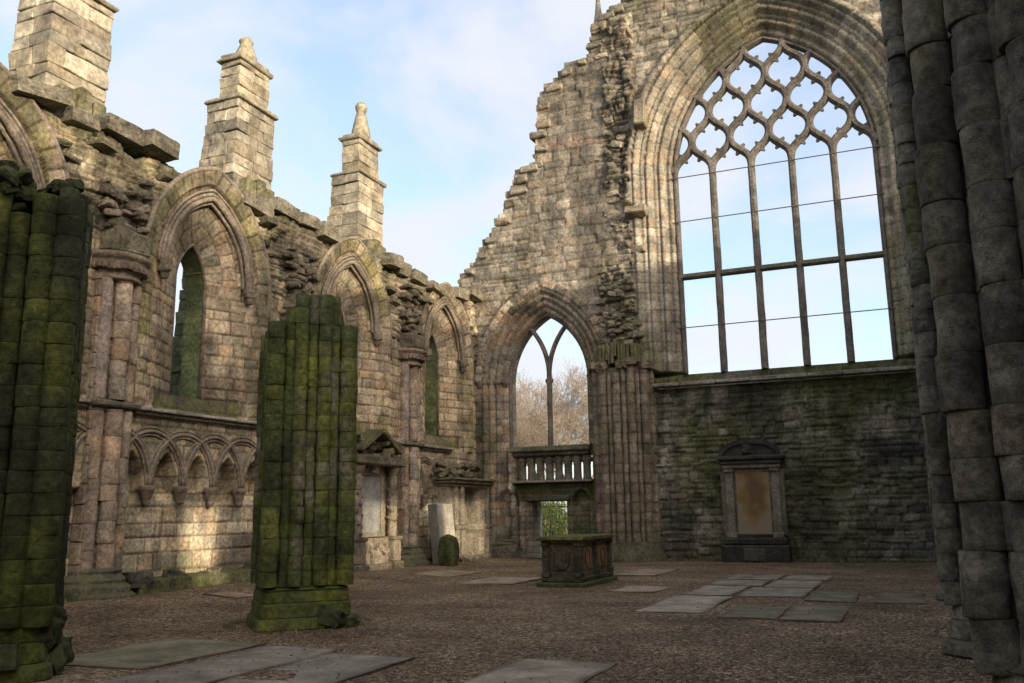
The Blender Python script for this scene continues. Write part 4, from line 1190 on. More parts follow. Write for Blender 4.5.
# ------------------------------------------------------------------ monuments
def tablet_mat():
    m, nt, b = new_mat('rust_stained_tablet')
    tc = N(nt, 'ShaderNodeTexCoord'); mp = N(nt, 'ShaderNodeMapping')
    n = N(nt, 'ShaderNodeTexNoise'); n.inputs['Scale'].default_value = 1.6; n.inputs['Detail'].default_value = 7; n.inputs['Roughness'].default_value = .6
    geo = N(nt, 'ShaderNodeNewGeometry'); nt.links.new(geo.outputs['Position'], n.inputs['Vector'])
    gr = N(nt, 'ShaderNodeTexGradient', gradient_type='SPHERICAL')
    mp.inputs['Location'].default_value = (0, 0, -.2); mp.inputs['Scale'].default_value = (1.35, 1, .75)
    nt.links.new(tc.outputs['Object'], mp.inputs[0]); nt.links.new(mp.outputs[0], gr.inputs[0])
    ad = N(nt, 'ShaderNodeMath', operation='MULTIPLY_ADD'); ad.inputs[1].default_value = 2.0
    nt.links.new(n.outputs['Fac'], ad.inputs[0]); nt.links.new(gr.outputs['Fac'], ad.inputs[2])
    mp2 = N(nt, 'ShaderNodeMapRange'); mp2.inputs['From Min'].default_value = .9; mp2.inputs['From Max'].default_value = 2.1; nt.links.new(ad.outputs[0], mp2.inputs['Value'])
    cr = N(nt, 'ShaderNodeValToRGB'); nt.links.new(mp2.outputs[0], cr.inputs[0])
    e = cr.color_ramp.elements
    e[0].position = .10; e[0].color = (.235, .195, .13, 1); e[1].position = 1.0; e[1].color = (.13, .06, .022, 1)
    for p_, c_ in ((.32, (.24, .185, .12, 1)), (.5, (.225, .14, .052, 1)), (.72, (.14, .085, .045, 1))):
        k = e.new(p_); k.color = c_
    nt.links.new(cr.outputs[0], b.inputs['Base Color']); b.inputs['Roughness'].default_value = .85
    return m

def end_monument():
    root = empty('wall_monument'); xc = -4.08; y = YE
    BL = (.045, .043, .038); GR = (.2, .178, .135)
    def part(nm, lst, mat=STONE):
        mb = MB()
        for k, (x, w, d, z0, z1, bev, col) in enumerate(lst):
            mb.box((xc + x, y - d / 2, (z0 + z1) / 2), (w, d, z1 - z0), bev=bev, jit=.005, col=col, seed=k)
        return mb.build(nm, mat, root)
    part('base', [(0, 1.98, .62, -.03, .5, .03, BL), (0, 1.86, .52, .5, .72, .05, BL), (0, .66, .66, .03, .42, .03, (.075, .072, .062))])
    part('back_panel', [(0, 1.5, .2, .7, 3.0, .01, (.13, .115, .09))])
    for s in (-1, 1):
        part('pilaster', [(s * .68, .24, .32, .72, 2.78, .02, GR), (s * .68, .32, .38, .70, .88, .03, (.2, .18, .14)), (s * .68, .31, .38, 2.66, 2.78, .03, GR), (s * .86, .16, .26, .75, 2.7, .03, (.14, .12, .09))])
    part('panel_frame', [(0, 1.14, .26, 2.66, 2.78, .02, GR), (-.53, .08, .26, .8, 2.66, .02, (.135, .12, .09)), (.53, .08, .26, .8, 2.66, .02, (.135, .12, .09)), (0, 1.14, .28, .72, .82, .02, BL)])
    mb = MB(); mb.box((0, 0, 0), (1.04, .03, 1.86), bev=.008, col=(.2, .15, .1))
    o = mb.build('tablet', tablet_mat(), root); o.location = (xc, y - .225, 1.74)
    part('entablature', [(0, 1.72, .40, 2.78, 2.9, .02, GR), (0, 1.82, .46, 2.9, 3.03, .03, (.09, .085, .07)), (0, 1.98, .56, 3.03, 3.16, .04, BL)])
    mb = MB(); a = np.linspace(0, math.pi, 19)
    fr = [(xc + .86 * math.cos(t), y - .46, 3.15 + .42 * math.sin(t) ** .9) for t in a]; bk = [(p[0], y + .05, p[2]) for p in fr]
    V = fr + bk; n = len(fr)
    Q = [[i, i + 1, n + i + 1, n + i] for i in range(n - 1)]; T = [[0, i + 1, i] for i in range(1, n - 1)]
    mb.add(V, Q, T, BL)
    mb.sweep(np.array(fr) + np.array((0, -.03, .02)), (0, -1, 0), [(-.07, -.05), (.05, -.05), (.07, .05), (-.07, .05)], col=BL, smooth=False)
    mb.rock((xc, y - .42, 3.36), (.5, .2, .3), 4, BL, n=6)
    mb.build('pediment', STONE, root)
    rebase(root, (xc, y, 0))
    for c in root.children:
        if c.name.startswith('tablet'): c.matrix_parent_inverse = Matrix.Translation(Vector((-xc, -y, 0)))
    tag(root, 'dark wall monument with a rust stained tablet and curved pediment under the great window', 'monument')
end_monument()

def bx_part(root, nm, lst, mat=STONE, jit=.006):
    mb = MB()
    for k, (a, b, c, d, z0, z1, bev, col) in enumerate(lst):
        mb.box(((a + b) / 2, (c + d) / 2, (z0 + z1) / 2), (abs(b - a), abs(d - c), z1 - z0), bev=bev, jit=jit, col=col, seed=k)
    return mb.build(nm, mat, root)

def aisle_monument():
    """tall aedicule with two columns and a pale tablet"""
    root = empty('wall_monument'); x = XN; u0, u1 = 20.05, 22.35; uc = (u0 + u1) / 2
    W = (.29, .245, .18); Wd = (.21, .175, .13)
    bx_part(root, 'plinth', [(x - .1, x + .62, u0, u0 + .5, -.02, .28, .03, Wd), (x - .1, x + .62, u1 - .5, u1, -.02, .28, .03, Wd), (x - .1, x + .5, u0 + .1, u1 - .1, -.02, .24, .03, Wd)])
    bx_part(root, 'pedestal', [(x - .1, x + .54, u0 + .06, u0 + .44, .28, .92, .025, W), (x - .1, x + .58, u0 + .03, u0 + .47, .86, .96, .025, Wd)])
    bx_part(root, 'pedestal', [(x - .1, x + .54, u1 - .44, u1 - .06, .28, .92, .025, W), (x - .1, x + .58, u1 - .47, u1 - .03, .86, .96, .025, Wd)])
    mb = MB(); rng = np.random.default_rng(4)
    mb.box((x + .13, uc, .58), (.46, u1 - u0 - .9, .7), bev=.02, col=W)
    for k in range(22):
        mb.rock((x + .37, uc + rng.uniform(-.6, .6), .58 + rng.uniform(-.26, .26)), (.1, rng.uniform(.1, .3), rng.uniform(.1, .24)), k, W, n=4)
    mb.build('carved_base', STONE, root)
    bx_part(root, 'back_panel', [(x - .1, x + .16, u0 + .1, u1 - .1, .95, 3.1, .02, (.33, .255, .18)), (x - .1, x + .24, uc - .62, uc - .5, 1.0, 2.75, .02, W), (x - .1, x + .24, uc + .5, uc + .62, 1.0, 2.75, .02, W), (x - .1, x + .24, uc - .5, uc + .5, 2.6, 2.75, .02, W), (x - .1, x + .26, uc - .62, uc + .62, .95, 1.06, .02, W)])
    bx_part(root, 'tablet', [(x - .05, x + .19, uc - .5, uc + .5, 1.06, 2.6, .01, (.27, .265, .25))], SLABM, 0)
    for s, uu in ((-1, u0 + .25), (1, u1 - .25)):
        mb = MB(); ze = [.96, 1.35, 1.8, 2.2, 2.62]
        mb.drums(x + .34, uu, .13, ze, 5 + s, lambda X, Y, Z_, t, g: np.array(W) * ((.8 + .3 * t[1]) * g)[:, None], 14, chip=.2)
        for k in range(26):
            a = k * 2.4; mb.rock((x + .34 + .12 * math.cos(a), uu + .12 * math.sin(a), 1.05 + k * .06), (.1, .1, .09), k, Wd, n=3)
        mb.lathe((x + .34, uu, 2.6), [(.13, 0), (.15, .08), (.2, .2), (.21, .26)], 10, Wd, .15, 3)
        mb.build('column', STONE, root)
    mb = MB()
    mb.box((x + .25, uc, 3.0), (.72, u1 - u0 + .1, .26), bev=.05, jit=.02, col=(.15, .13, .09))
    mb.rock((x + .12, uc, 2.93), (.35, .7, .6), 7, W, n=7)
    for k in range(26):
        mb.rock((x + .2 + rng.uniform(-.25, .2), uc + rng.uniform(-1.15, 1.1), 3.2 + rng.uniform(-.1, .4)), (rng.uniform(.2, .4), rng.uniform(.25, .5), rng.uniform(.1, .2)), 40 + k, np.array((.155, .14, .09)) * rng.uniform(.7, 1.3), n=5, tilt=.3)
    for s in (-1, 1):
        mb.box((x + .35, uc + s * .55, 3.55), (.5, 1.15, .14), bev=.03, jit=.02, col=(.14, .125, .075), rot=Matrix.Rotation(-s * .5, 3, 'X'))
    mb.build('broken_pediment', PIER, root)
    rebase(root, (x, uc, 0))
    tag(root, 'carved wall monument with two columns, pale grey tablet and broken mossy pediment', 'monument')
aisle_monument()

def niche_monument():
    root = empty('wall_monument'); x = XN; u0, u1 = 25.35, 28.2
    W = (.28, .245, .18); Wd = (.21, .18, .135)
    us = np.arange(u0, u1 + .01, .04); zs = np.arange(-.05, 2.45, .04); U, Z = np.meshgrid(us, zs)
    cs = Courses(-.1, 3, .4, .6, .5, 1.0, 3); e, rr, fu, fv = cs(U, Z, .01)
    D = relief(e, rr, fu, fv, U, Z, .03, .015, .004, .012)
    nc = 27.0; s = sd_arch(U, Z, nc, .62, .70, 1.95, 1.22)
    D = D - .30 * sst(0, .05, s) - .05 * ((s > -.14) & (s <= 0)) + .05 * ((s > -.28) & (s <= -.14))
    D = D + .06 * (Z > 1.08) * (Z < 1.2) - .06 * (np.abs(U - nc) < .8) * (Z < 1.0) * (Z > .3)
    C = pal(rr[..., 3], [W, (.31, .275, .205), (.25, .215, .16)]) * (.85 + .3 * rr[..., 4])[..., None]
    C = lerp(C, GRIME * 1.5, (sst(.5, .7, fbm(U * 1.5, Z, 0, 4, 6)) * .6)[..., None])
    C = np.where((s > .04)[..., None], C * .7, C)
    hf_wall('body', us, zs, np.ones((len(zs) - 1, len(us) - 1), bool), D, C, lambda u, z, d: np.stack([x + .5 + d, u, z], -1), -.6, STONE, root)
    bx_part(root, 'cornice', [(x - .1, x + .62, u0 - .04, u1 + .02, 2.40, 2.5, .03, Wd), (x - .1, x + .72, u0 - .1, u1 + .04, 2.5, 2.6, .03, (.2, .18, .125)), (x - .1, x + .8, u0 - .16, u1 + .05, 2.6, 2.68, .03, (.17, .16, .10))])
    for uu in (25.6, 26.05, 28.0):
        bx_part(root, 'pilaster', [(x + .45, x + .62, uu - .11, uu + .11, 1.2, 2.4, .02, W), (x + .45, x + .66, uu - .14, uu + .14, .0, 1.08, .03, W), (x + .45, x + .7, uu - .17, uu + .17, 1.05, 1.2, .03, Wd)])
    bx_part(root, 'plinth', [(x - .1, x + .78, u0 - .05, u1, -.03, .22, .04, Wd)])
    mb = MB(); rng = np.random.default_rng(9)
    for k in range(34):
        mb.rock((x + rng.uniform(-.12, .25), rng.uniform(u0 - .2, u1 - .3), 2.70 + rng.uniform(0, .4)), (rng.uniform(.2, .4), rng.uniform(.25, .6), rng.uniform(.1, .2)), 60 + k, np.array((.22, .19, .13)) * rng.uniform(.6, 1.2), n=4, tilt=.25)
    mb.build('broken_masonry', PIER, root)
    rebase(root, (x, 26.8, 0))
    tag(root, 'wide wall monument with dark arched niche and flat cornice, in the far left corner', 'monument')
niche_monument()

def standing_slab():
    mb = MB()
    mb.box((0, 0, .9), (.14, 1.2, 1.8), bev=.02, jit=.01, col=(.43, .40, .33), rot=Matrix.Rotation(-.10, 3, 'Y'))
    mb.box((.01, -.62, .9), (.30, .06, 1.78), bev=.015, jit=.01, col=(.2, .19, .17), rot=Matrix.Rotation(-.10, 3, 'Y'))
    o = mb.build('stone_slab', SLABM); o.location = (-12.78, 24.55, .06)
    tag(o, 'pale upright grave slab leaning against the aisle wall behind a mossy boulder', 'slab')
standing_slab()
mb = MB(); mb.rock((0, 0, .42), (.58, .8, 1.0), 17, (.075, .085, .03), n=12, rough=.16, sq=.35, rz=.3, flat=False)
o = mb.build('boulder', PIER); o.location = (-12.15, 23.6, .06); tag(o, 'rounded mossy boulder in front of the pale leaning slab', 'boulder')
for i, (x, y, z, s, lab, c) in enumerate(((-13.22, 13.0, .40, (.3, .55, .3), 'broken carved stone lying on the bench right of the near wall shaft', (.13, .115, .09)),
                                   (-13.25, 13.95, .40, (.28, .5, .26), 'second broken stone along the bench, below the middle of the small arches', (.13, .12, .085)),
                                   (-13.25, 16.4, .42, (.3, .5, .34), 'dark broken stone on the bench close to the mossy pier stump', (.12, .11, .085)),
                                   (-12.45, 25.45, .2, (.36, .4, .3), 'small pale fallen stone between the leaning slab and the niche monument', (.34, .29, .21)),
                                   (-13.25, 15.1, .41, (.24, .3, .2), 'small block with a dark hole on the sunlit part of the bench', (.2, .17, .12)))):
    mb = MB(); mb.rock((0, 0, 0), s, 30 + i, c, n=8, rough=.3, sq=.7, rz=.1 * i, tilt=.15)
    mb.rock((.05, s[1] * .25, -.05), (s[0] * .8, s[1] * .5, s[2] * .8), 60 + i, np.array(c) * .8, n=6, rough=.3, sq=.7)
    o = mb.build('fallen_stone', PIER); o.location = (x, y, z)
    tag(o, lab, 'stone', 'fallen stones along the aisle wall')

# ------------------------------------------------------------------ grave slabs in the gravel
SL = [
 ((-3.92, -2.86, 13.78, 16.62), (.26, .25, .235), 'pale grey slab, left one of the front row of flat graves right of the tomb'),
 ((-2.55, -1.73, 13.36, 15.18), (.125, .125, .105), 'darker slab in the middle of the front row, right of the large pale one'),
 ((-1.69, -.87, 13.24, 15.44), (.135, .135, .11), 'dark slab at the right end of the front row of flat graves'),
 ((-1.62, -.82, 16.1, 18.1), (.14, .14, .115), 'dark slab just behind the right end of the front row'),
 ((-.52, .24, 16.0, 17.9), (.13, .125, .10), 'half buried slab beside the second right hand pier'),
 ((-5.36, -4.42, 17.1, 18.5), (.27, .25, .225), 'small pale slab alone on the gravel just right of the tomb'),
 ((-3.85, -2.92, 16.75, 19.0), (.22, .215, .20), 'worn flag behind the pale front slab, left column of the paved patch'),
 ((-2.86, -1.68, 16.75, 18.62), (.20, .20, .185), 'worn flag behind the pale front slab, right column of the paved patch'),
 ((-3.85, -2.72, 19.06, 20.62), (.19, .19, .175), 'flag in the middle row of the paved patch, on its left side'),
 ((-2.66, -1.66, 18.7, 20.6), (.21, .205, .19), 'flag in the middle row of the paved patch, on its right side'),
 ((-3.8, -2.6, 20.7, 22.3), (.18, .18, .165), 'farthest left flag of the paved patch, below the rust stained monument'),
 ((-2.54, -1.56, 20.7, 22.35), (.19, .185, .17), 'farthest right flag of the paved patch, below the great window'),
 ((-9.3, -7.9, 18.3, 20.4), (.24, .215, .19), 'low grey slab on the gravel just left of the tomb'),
 ((-11.5, -10.3, 20.0, 22.0), (.23, .20, .17), 'slab nearest the monument with columns, far left of the tomb'),
 ((-6.65, -5.55, 21.5, 24.1), (.21, .195, .17), 'slab behind the tomb in front of the clustered respond'),
 ((-3.78, -2.76, 6.6, 9.08), (.22, .21, .19), 'worn slab at the bottom edge in the middle of the foreground'),
 ((-8.72, -7.2, 7.2, 9.18), (.155, .165, .135), 'foreground slab nearest the left pier with a greenish hollow, left of three side by side'),
 ((-7.02, -6.0, 5.4, 9.05), (.17, .17, .165), 'middle one of three foreground slabs lying side by side at lower left'),
 ((-5.97, -4.9, 5.6, 8.75), (.17, .175, .17), 'right hand one of three foreground slabs lying side by side at lower left'),
 ((-11.95, -11.15, 13.35, 14.0), (.25, .21, .175), 'small slab between the left pier stump and the aisle bench'),
]
def slab_mesh(a, b, c, d, col, seed):
    """worn slab with slightly wandering edges and a gently hollowed top"""
    n = 30; t = np.linspace(0, 1, n); X, Y = np.meshgrid(lerp(a, b, t), lerp(c, d, t))
    X = X + (fbm(X * 0 + seed, Y * 2.5, 0, 3, seed) - .5) * .05; Y = Y + (fbm(X * 2.5, Y * 0 + seed, 0, 3, seed + 1) - .5) * .05
    top = .018 + gz(X, Y) + (fbm(X * 1.2, Y * 1.2, 0, 3, seed) - .5) * .03
    C = np.array(col) * np.array((1.22, 1.07, .86)) * (.62 + .76 * fbm(X * 2, Y * 2, 0, 5, seed + 4))[..., None]
    edge = np.minimum(np.minimum(X - a, b - X), np.minimum(Y - c, d - Y))
    ew = edge + (fbm(X * 4, Y * 4, 0, 4, seed + 6) - .5) * .16
    C = lerp(np.array((.12, .085, .062)), C, sst(-.02, .10, ew)[..., None])
    I = np.arange(n * n).reshape(n, n)
    q = np.stack([I[:-1, :-1], I[:-1, 1:], I[1:, 1:], I[1:, :-1]], -1).reshape(-1, 4)
    ring = np.concatenate([I[0, :], I[1:, -1], I[-1, :-1][::-1], I[1:-1, 0][::-1]])
    V = np.stack([X, Y, top], -1).reshape(-1, 3); Bt = V[ring].copy(); Bt[:, 2] -= .12
    m = len(ring); k = np.arange(m)
    q2 = np.stack([ring, n * n + k, n * n + (k + 1) % m, np.roll(ring, -1)], -1)
    mb = MB(); mb.add(np.concatenate([V, Bt]), np.concatenate([q, q2]), [], np.concatenate([C.reshape(-1, 3), C.reshape(-1, 3)[ring] * .7]))
    o = mb.build('grave_slab', SLABM)
    c0 = Vector(((a + b) / 2, (c + d) / 2, 0)); o.data.transform(Matrix.Translation(-c0)); o.location = c0
    return o
for i, (r4, col, lab) in enumerate(SL):
    tag(slab_mesh(*r4, col, 11 + i), lab, 'grave slab', 'flat grave slabs set in the gravel')

# ------------------------------------------------------------------ loose stones and tufts: uncountable
def loose_gravel():
    rng = np.random.default_rng(12); n = 20000
    y = 4.2 + 16 * rng.uniform(0, 1, n) ** 1.7; x = rng.uniform(-.95, .12, n) * (y * .9 + 1.2)
    x = np.clip(x, -12.8, 1.4)
    inside = np.zeros(n, bool)
    for (a, b, c, d), _, _ in SL:
        inside |= (x > a + .06) & (x < b - .06) & (y > c + .06) & (y < d - .06)
    k = ~inside | (rng.uniform(0, 1, n) < .06); x, y = x[k], y[k]; n = len(x)
    r = rng.uniform(.007, .019, n); z = gz(x, y) + (fbm(x * 0.7, y * 0.7, 0, 4, 2) - .5) * .05 + r * .3 + np.where(inside[k], .02, 0)
    O = np.array([(1, 0, 0), (0, 1, 0), (-1, 0, 0), (0, -1, 0), (0, 0, 1), (0, 0, -1)], float)
    an = rng.uniform(0, 6.28, n); ca, sa_ = np.cos(an), np.sin(an)
    sc = r[:, None] * rng.uniform(.65, 1.35, (n, 3)); sc[:, 2] *= .65
    P0 = O[None] * sc[:, None, :] * rng.uniform(.75, 1.2, (n, 6, 1))
    V = np.stack([P0[..., 0] * ca[:, None] - P0[..., 1] * sa_[:, None] + x[:, None], P0[..., 0] * sa_[:, None] + P0[..., 1] * ca[:, None] + y[:, None], P0[..., 2] + z[:, None]], -1)
    F = np.array([(0, 1, 4), (1, 2, 4), (2, 3, 4), (3, 0, 4), (1, 0, 5), (2, 1, 5), (3, 2, 5), (0, 3, 5)])
    T = (F[None] + (np.arange(n) * 6)[:, None, None]).reshape(-1, 3)
    C = pal(rng.uniform(0, 1, n), [(.24, .16, .105), (.30, .215, .145), (.17, .115, .078), (.36, .29, .215), (.22, .185, .15), (.28, .17, .11)]) * rng.uniform(.7, 1.2, n)[:, None]
    o = mesh_np('loose_gravel', V.reshape(-1, 3), np.zeros((0, 4), int), T, np.repeat(C, 6, 0), BARK, None, True)
    o['kind'] = 'stuff'; o['label'] = 'loose reddish gravel stones scattered over the floor'; o['category'] = 'gravel'
loose_gravel()
def grass_tufts():
    rng = np.random.default_rng(14); pts = []
    for _ in range(300): pts.append((rng.uniform(-7.0, 1.0), YE - .05 - abs(rng.normal(0, .12)), rng.uniform(.05, .16)))
    for _ in range(120): pts.append((XN + .45 + abs(rng.normal(0, .06)), rng.uniform(9, 20), rng.uniform(.04, .10)))
    for (a, b, c, d), _, _ in SL:
        for _ in range(9):
            if rng.random() < .5: pts.append((rng.uniform(a, b), rng.choice((c, d)) + rng.normal(0, .03), rng.uniform(.02, .05)))
            else: pts.append((rng.choice((a, b)) + rng.normal(0, .03), rng.uniform(c, d), rng.uniform(.02, .05)))
    for _ in range(90):
        a = rng.uniform(0, 6.28); pts.append((-8.02 + .98 * math.cos(a), 10.95 + .98 * math.sin(a), rng.uniform(.03, .09)))
    V = []; T = []; C = []
    for (x, y, h) in pts:
        z = float(gz(x, y)) - .02; c = np.array((.10, .11, .035)) * rng.uniform(.6, 1.5) * np.array((rng.uniform(.9, 1.5), 1, 1))
        for b in range(7):
            a = rng.uniform(0, 6.28); l = h * rng.uniform(.5, 1.2); t = rng.uniform(.2, .9) * l; ox, oy = rng.normal(0, h * .35, 2)
            i = len(V); w = .006 + h * .03
            V += [(x + ox - w * math.sin(a), y + oy + w * math.cos(a), z), (x + ox + w * math.sin(a), y + oy - w * math.cos(a), z), (x + ox + t * math.cos(a), y + oy + t * math.sin(a), z + l + .02)]
            T.append((i, i + 1, i + 2)); C += [c, c, c * 1.15]
    o = mesh_np('grass', np.array(V), np.zeros((0, 4), int), np.array(T), np.array(C), LEAF, None, False)
    o['kind'] = 'stuff'; o['label'] = 'thin winter grass along the foot of the walls and slabs'; o['category'] = 'grass'
grass_tufts()

# ------------------------------------------------------------------ iron gate in the doorway
def gate():
    root = empty('iron_gate'); y = YE + .85; W = (.45, .44, .42)
    a, b = -11.46, -10.34
    for x in (a + .03, b - .03):
        bx_part(root, 'gate_post', [(x - .03, x + .03, y - .03, y + .03, .2, 1.88, .006, W)], PLAIN, 0)
    bx_part(root, 'rail', [(a + .06, b - .06, y - .012, y + .012, .34, .38, .004, W)], PLAIN, 0)
    bx_part(root, 'rail', [(a + .06, b - .06, y - .012, y + .012, 1.72, 1.76, .004, W)], PLAIN, 0)
    for k in range(10):
        x = a + .12 + k * (b - a - .24) / 9
        mb = MB(); mb.lathe((x, y, .24), [(.011, 0), (.011, 1.55), (.018, 1.58), (.004, 1.66)], 6, W); mb.build('bar', PLAIN, root)
    rebase(root, ((a + b) / 2, y, .2))
    tag(root, 'pale iron gate of thin upright bars in the small doorway', 'gate')
gate()

# ------------------------------------------------------------------ planting beyond the end wall
def bush(loc, w, h, seed, label, cols, n=5200):
    root = empty('bush'); rng = np.random.default_rng(seed)
    cl = rng.uniform(-1, 1, (26, 3)) * np.array((w / 2 * .8, w / 2 * .8, h * .36)) + np.array((0, 0, h * .5)); cr = rng.uniform(.16, .3, 26) * w
    ci = rng.integers(0, 26, n); v = rng.normal(0, 1, (n, 3)); v /= np.linalg.norm(v, axis=1, keepdims=True)
    p = cl[ci] + v * (cr[ci] * rng.uniform(.5, 1, n) ** .5)[:, None] * np.array((1, 1, .8)); p[:, 2] = np.abs(p[:, 2]) + .02
    s = rng.uniform(.04, .09, n)[:, None]
    d1 = rng.normal(0, 1, (n, 3)); d1 /= np.linalg.norm(d1, axis=1, keepdims=True); d2 = np.cross(d1, rng.normal(0, 1, (n, 3))); d2 /= np.linalg.norm(d2, axis=1, keepdims=True)
    V = np.stack([p - d1 * s, p + d2 * s * .45, p + d1 * s, p - d2 * s * .45], 1).reshape(-1, 3)
    C = np.repeat(np.array(cols)[rng.integers(0, len(cols), n)] * rng.uniform(.7, 1.3, n)[:, None], 4, 0)
    mb = MB(); mb.add(V, np.arange(4 * n).reshape(n, 4), [], C); mb.build('foliage', LEAF, root)
    st = MB()
    for k in range(7):
        a = k * .9; tip = np.array((math.cos(a) * w * .28, math.sin(a) * w * .28, h * .7))
        st.sweep(np.linspace((0, 0, -.05), tip, 5), np.array((-math.sin(a), math.cos(a), 0)), [(.025, 0), (0, .025), (-.025, 0), (0, -.025)], col=(.1, .08, .06))
    st.build('stem', BARK, root)
    root.location = loc
    tag(root, label, 'bush')
bush((-16.1, 42.0, -.05), 2.3, 2.5, 3, 'bright yellow green bush seen through the barred doorway', [(.30, .36, .05), (.24, .31, .05), (.36, .38, .08), (.16, .23, .045)])

def tree_mesh(seed, H):
    rng = random.Random(seed); tr = MB(); cr = MB()
    segs = {0: [], 1: []}
    def branch(p, d, L, r, lvl):
        n = 3 if lvl < 4 else 2
        q = p.copy()
        for i in range(n):
            d2 = (d + Vector((rng.gauss(0, .13), rng.gauss(0, .13), rng.gauss(0, .08) + (.05 if lvl else 0)))).normalized()
            e = q + d2 * (L / n); r1 = r * (1 - .3 * (i + 1) / n)
            segs[0 if lvl < 2 else 1].append((q.copy(), e.copy(), r * (1 - .3 * i / n), r1)); q = e; d = d2
            if lvl < 6 and (lvl > 0 or i > 0):
                for _ in range(2 if lvl in (1, 2, 3, 4, 5) else 1):
                    a = rng.uniform(0, 6.28); sp = rng.uniform(.35, .85)
                    s = Vector((math.cos(a), math.sin(a), .2)); s = (d * math.cos(sp) + (s - s.dot(d) * d).normalized() * math.sin(sp)).normalized()
                    if lvl >= 6 and rng.random() < .2: continue
                    branch(q.copy(), s, L * rng.uniform(.5, .72), max(.009, r1 * rng.uniform(.42, .62)), lvl + 1)
    branch(Vector((0, 0, -.1)), Vector((0, 0, 1)), H * .48, H * .016, 0)
    for g, mb in ((0, tr), (1, cr)):
        S = segs[g]; A = np.array([s[0] for s in S]); B = np.array([s[1] for s in S]); r0 = np.array([s[2] for s in S]); r1 = np.array([s[3] for s in S])
        d = B - A; d /= np.linalg.norm(d, axis=1, keepdims=True) + 1e-9
        h = np.where(np.abs(d[:, 2:3]) < .9, np.array([[0, 0, 1.]]), np.array([[1., 0, 0]]))
        a = np.cross(d, h); a /= np.linalg.norm(a, axis=1, keepdims=True); b = np.cross(d, a)
        k = 3; V = []
        for (P, rr) in ((A, r0), (B, r1)):
            for j in range(k):
                t = 2 * math.pi * j / k; V.append(P + (a * math.cos(t) + b * math.sin(t)) * rr[:, None])
        V = np.stack(V, 1); n = len(S); base = np.arange(n)[:, None] * 6
        Q = np.concatenate([base + np.array([[j, (j + 1) % 3, 3 + (j + 1) % 3, 3 + j]]) for j in range(3)])
        rg = np.random.default_rng(seed)
        col = np.array((.15, .115, .085)) if g == 0 else np.array((.33, .27, .215))
        C = np.repeat(col * rg.uniform(.75, 1.25, n)[:, None], 6, 0)
        mb.add(V.reshape(-1, 3), Q, [], C)
    return tr, cr
protos = []
for sd, H in ((5, 14.5), (8, 13.5), (13, 15.0)):
    root = empty('bare_tree'); tr, cr = tree_mesh(sd, H)
    tr.build('trunk', BARK, root); cr.build('crown', BARK, root); protos.append(root)
TS = [(-33.0, 72, 0, .98), (-30.0, 66, 1, .92), (-28.3, 74, 2, 1.0), (-26.2, 68, 0, .9), (-24.6, 73, 1, 1.05), (-22.8, 67, 2, .9), (-30.8, 78, 2, 1.05), (-21.0, 72, 0, .95), (-26.6, 80, 1, 1.1), (-35.5, 76, 2, 1.0), (-23.5, 62, 1, .74), (-27.6, 61, 2, .7)]
LB = ['leftmost bare winter tree seen through the left light of the small pointed window', 'slender bare tree just left of the window mullion beyond the wall', 'tall bare reddish tree behind the mullion of the small window', 'bare tree with spreading twigs in the right light of the small window', 'bare tree at the right jamb of the small pointed window', 'low bare tree behind the right jamb of the small window', 'far bare tree behind the left light, paler with distance', 'bare tree hidden behind the clustered respond beyond the wall', 'farthest bare tree in the middle of the small window', 'bare tree beyond the far left corner of the ruin', 'short bushy bare tree low in the right light', 'short bare tree low in the left light of the small window']
used = set()
for (x, y, k, s), lab in zip(TS, LB):
    src = protos[k]
    if k not in used:
        t = src; used.add(k)
    else:
        t = src.copy(); COL.objects.link(t)
        for c in src.children:
            c2 = c.copy(); COL.objects.link(c2); c2.parent = t
    t.location = (x, y, -.06); t.scale = (s, s, s); t.rotation_euler = (0, 0, x * 1.7)
    tag(t, lab, 'tree', 'bare winter trees beyond the end wall')

# ================================================================== LIGHT, SKY, CAMERA
to_sun = Vector((math.cos(R(SUN_EL)) * math.cos(R(SUN_AZ)), -math.cos(R(SUN_EL)) * math.sin(R(SUN_AZ)), math.sin(R(SUN_EL))))
sun = bpy.data.lights.new('sun', 'SUN'); sun.energy = 3.0; sun.angle = R(0.9); sun.color = (1.0, .84, .62)
so_ = bpy.data.objects.new('sun', sun); COL.objects.link(so_); so_.rotation_euler = to_sun.to_track_quat('Z', 'Y').to_euler(); so_.location = (20, -10, 30)

w = bpy.data.worlds.new('World'); scene.world = w; w.use_nodes = True
nt = w.node_tree; bg = nt.nodes['Background']
sky = N(nt, 'ShaderNodeTexSky', sky_type='NISHITA'); sky.sun_disc = False
sky.sun_elevation = R(SUN_EL); sky.sun_rotation = R(90 + SUN_AZ); sky.air_density = 1.0; sky.dust_density = 1.5; sky.ozone_density = 1.5
tc = N(nt, 'ShaderNodeTexCoord')
sp = N(nt, 'ShaderNodeSeparateXYZ'); nt.links.new(tc.outputs['Generated'], sp.inputs[0])
ad = N(nt, 'ShaderNodeMath', operation='MAXIMUM'); ad.inputs[1].default_value = 0.0; nt.links.new(sp.outputs['Z'], ad.inputs[0])
ad2 = N(nt, 'ShaderNodeMath', operation='ADD'); ad2.inputs[1].default_value = 0.35; nt.links.new(ad.outputs[0], ad2.inputs[0])
dv = N(nt, 'ShaderNodeVectorMath', operation='DIVIDE'); nt.links.new(tc.outputs['Generated'], dv.inputs[0])
cb = N(nt, 'ShaderNodeCombineXYZ')
for k in range(3): nt.links.new(ad2.outputs[0], cb.inputs[k])
nt.links.new(cb.outputs[0], dv.inputs[1])
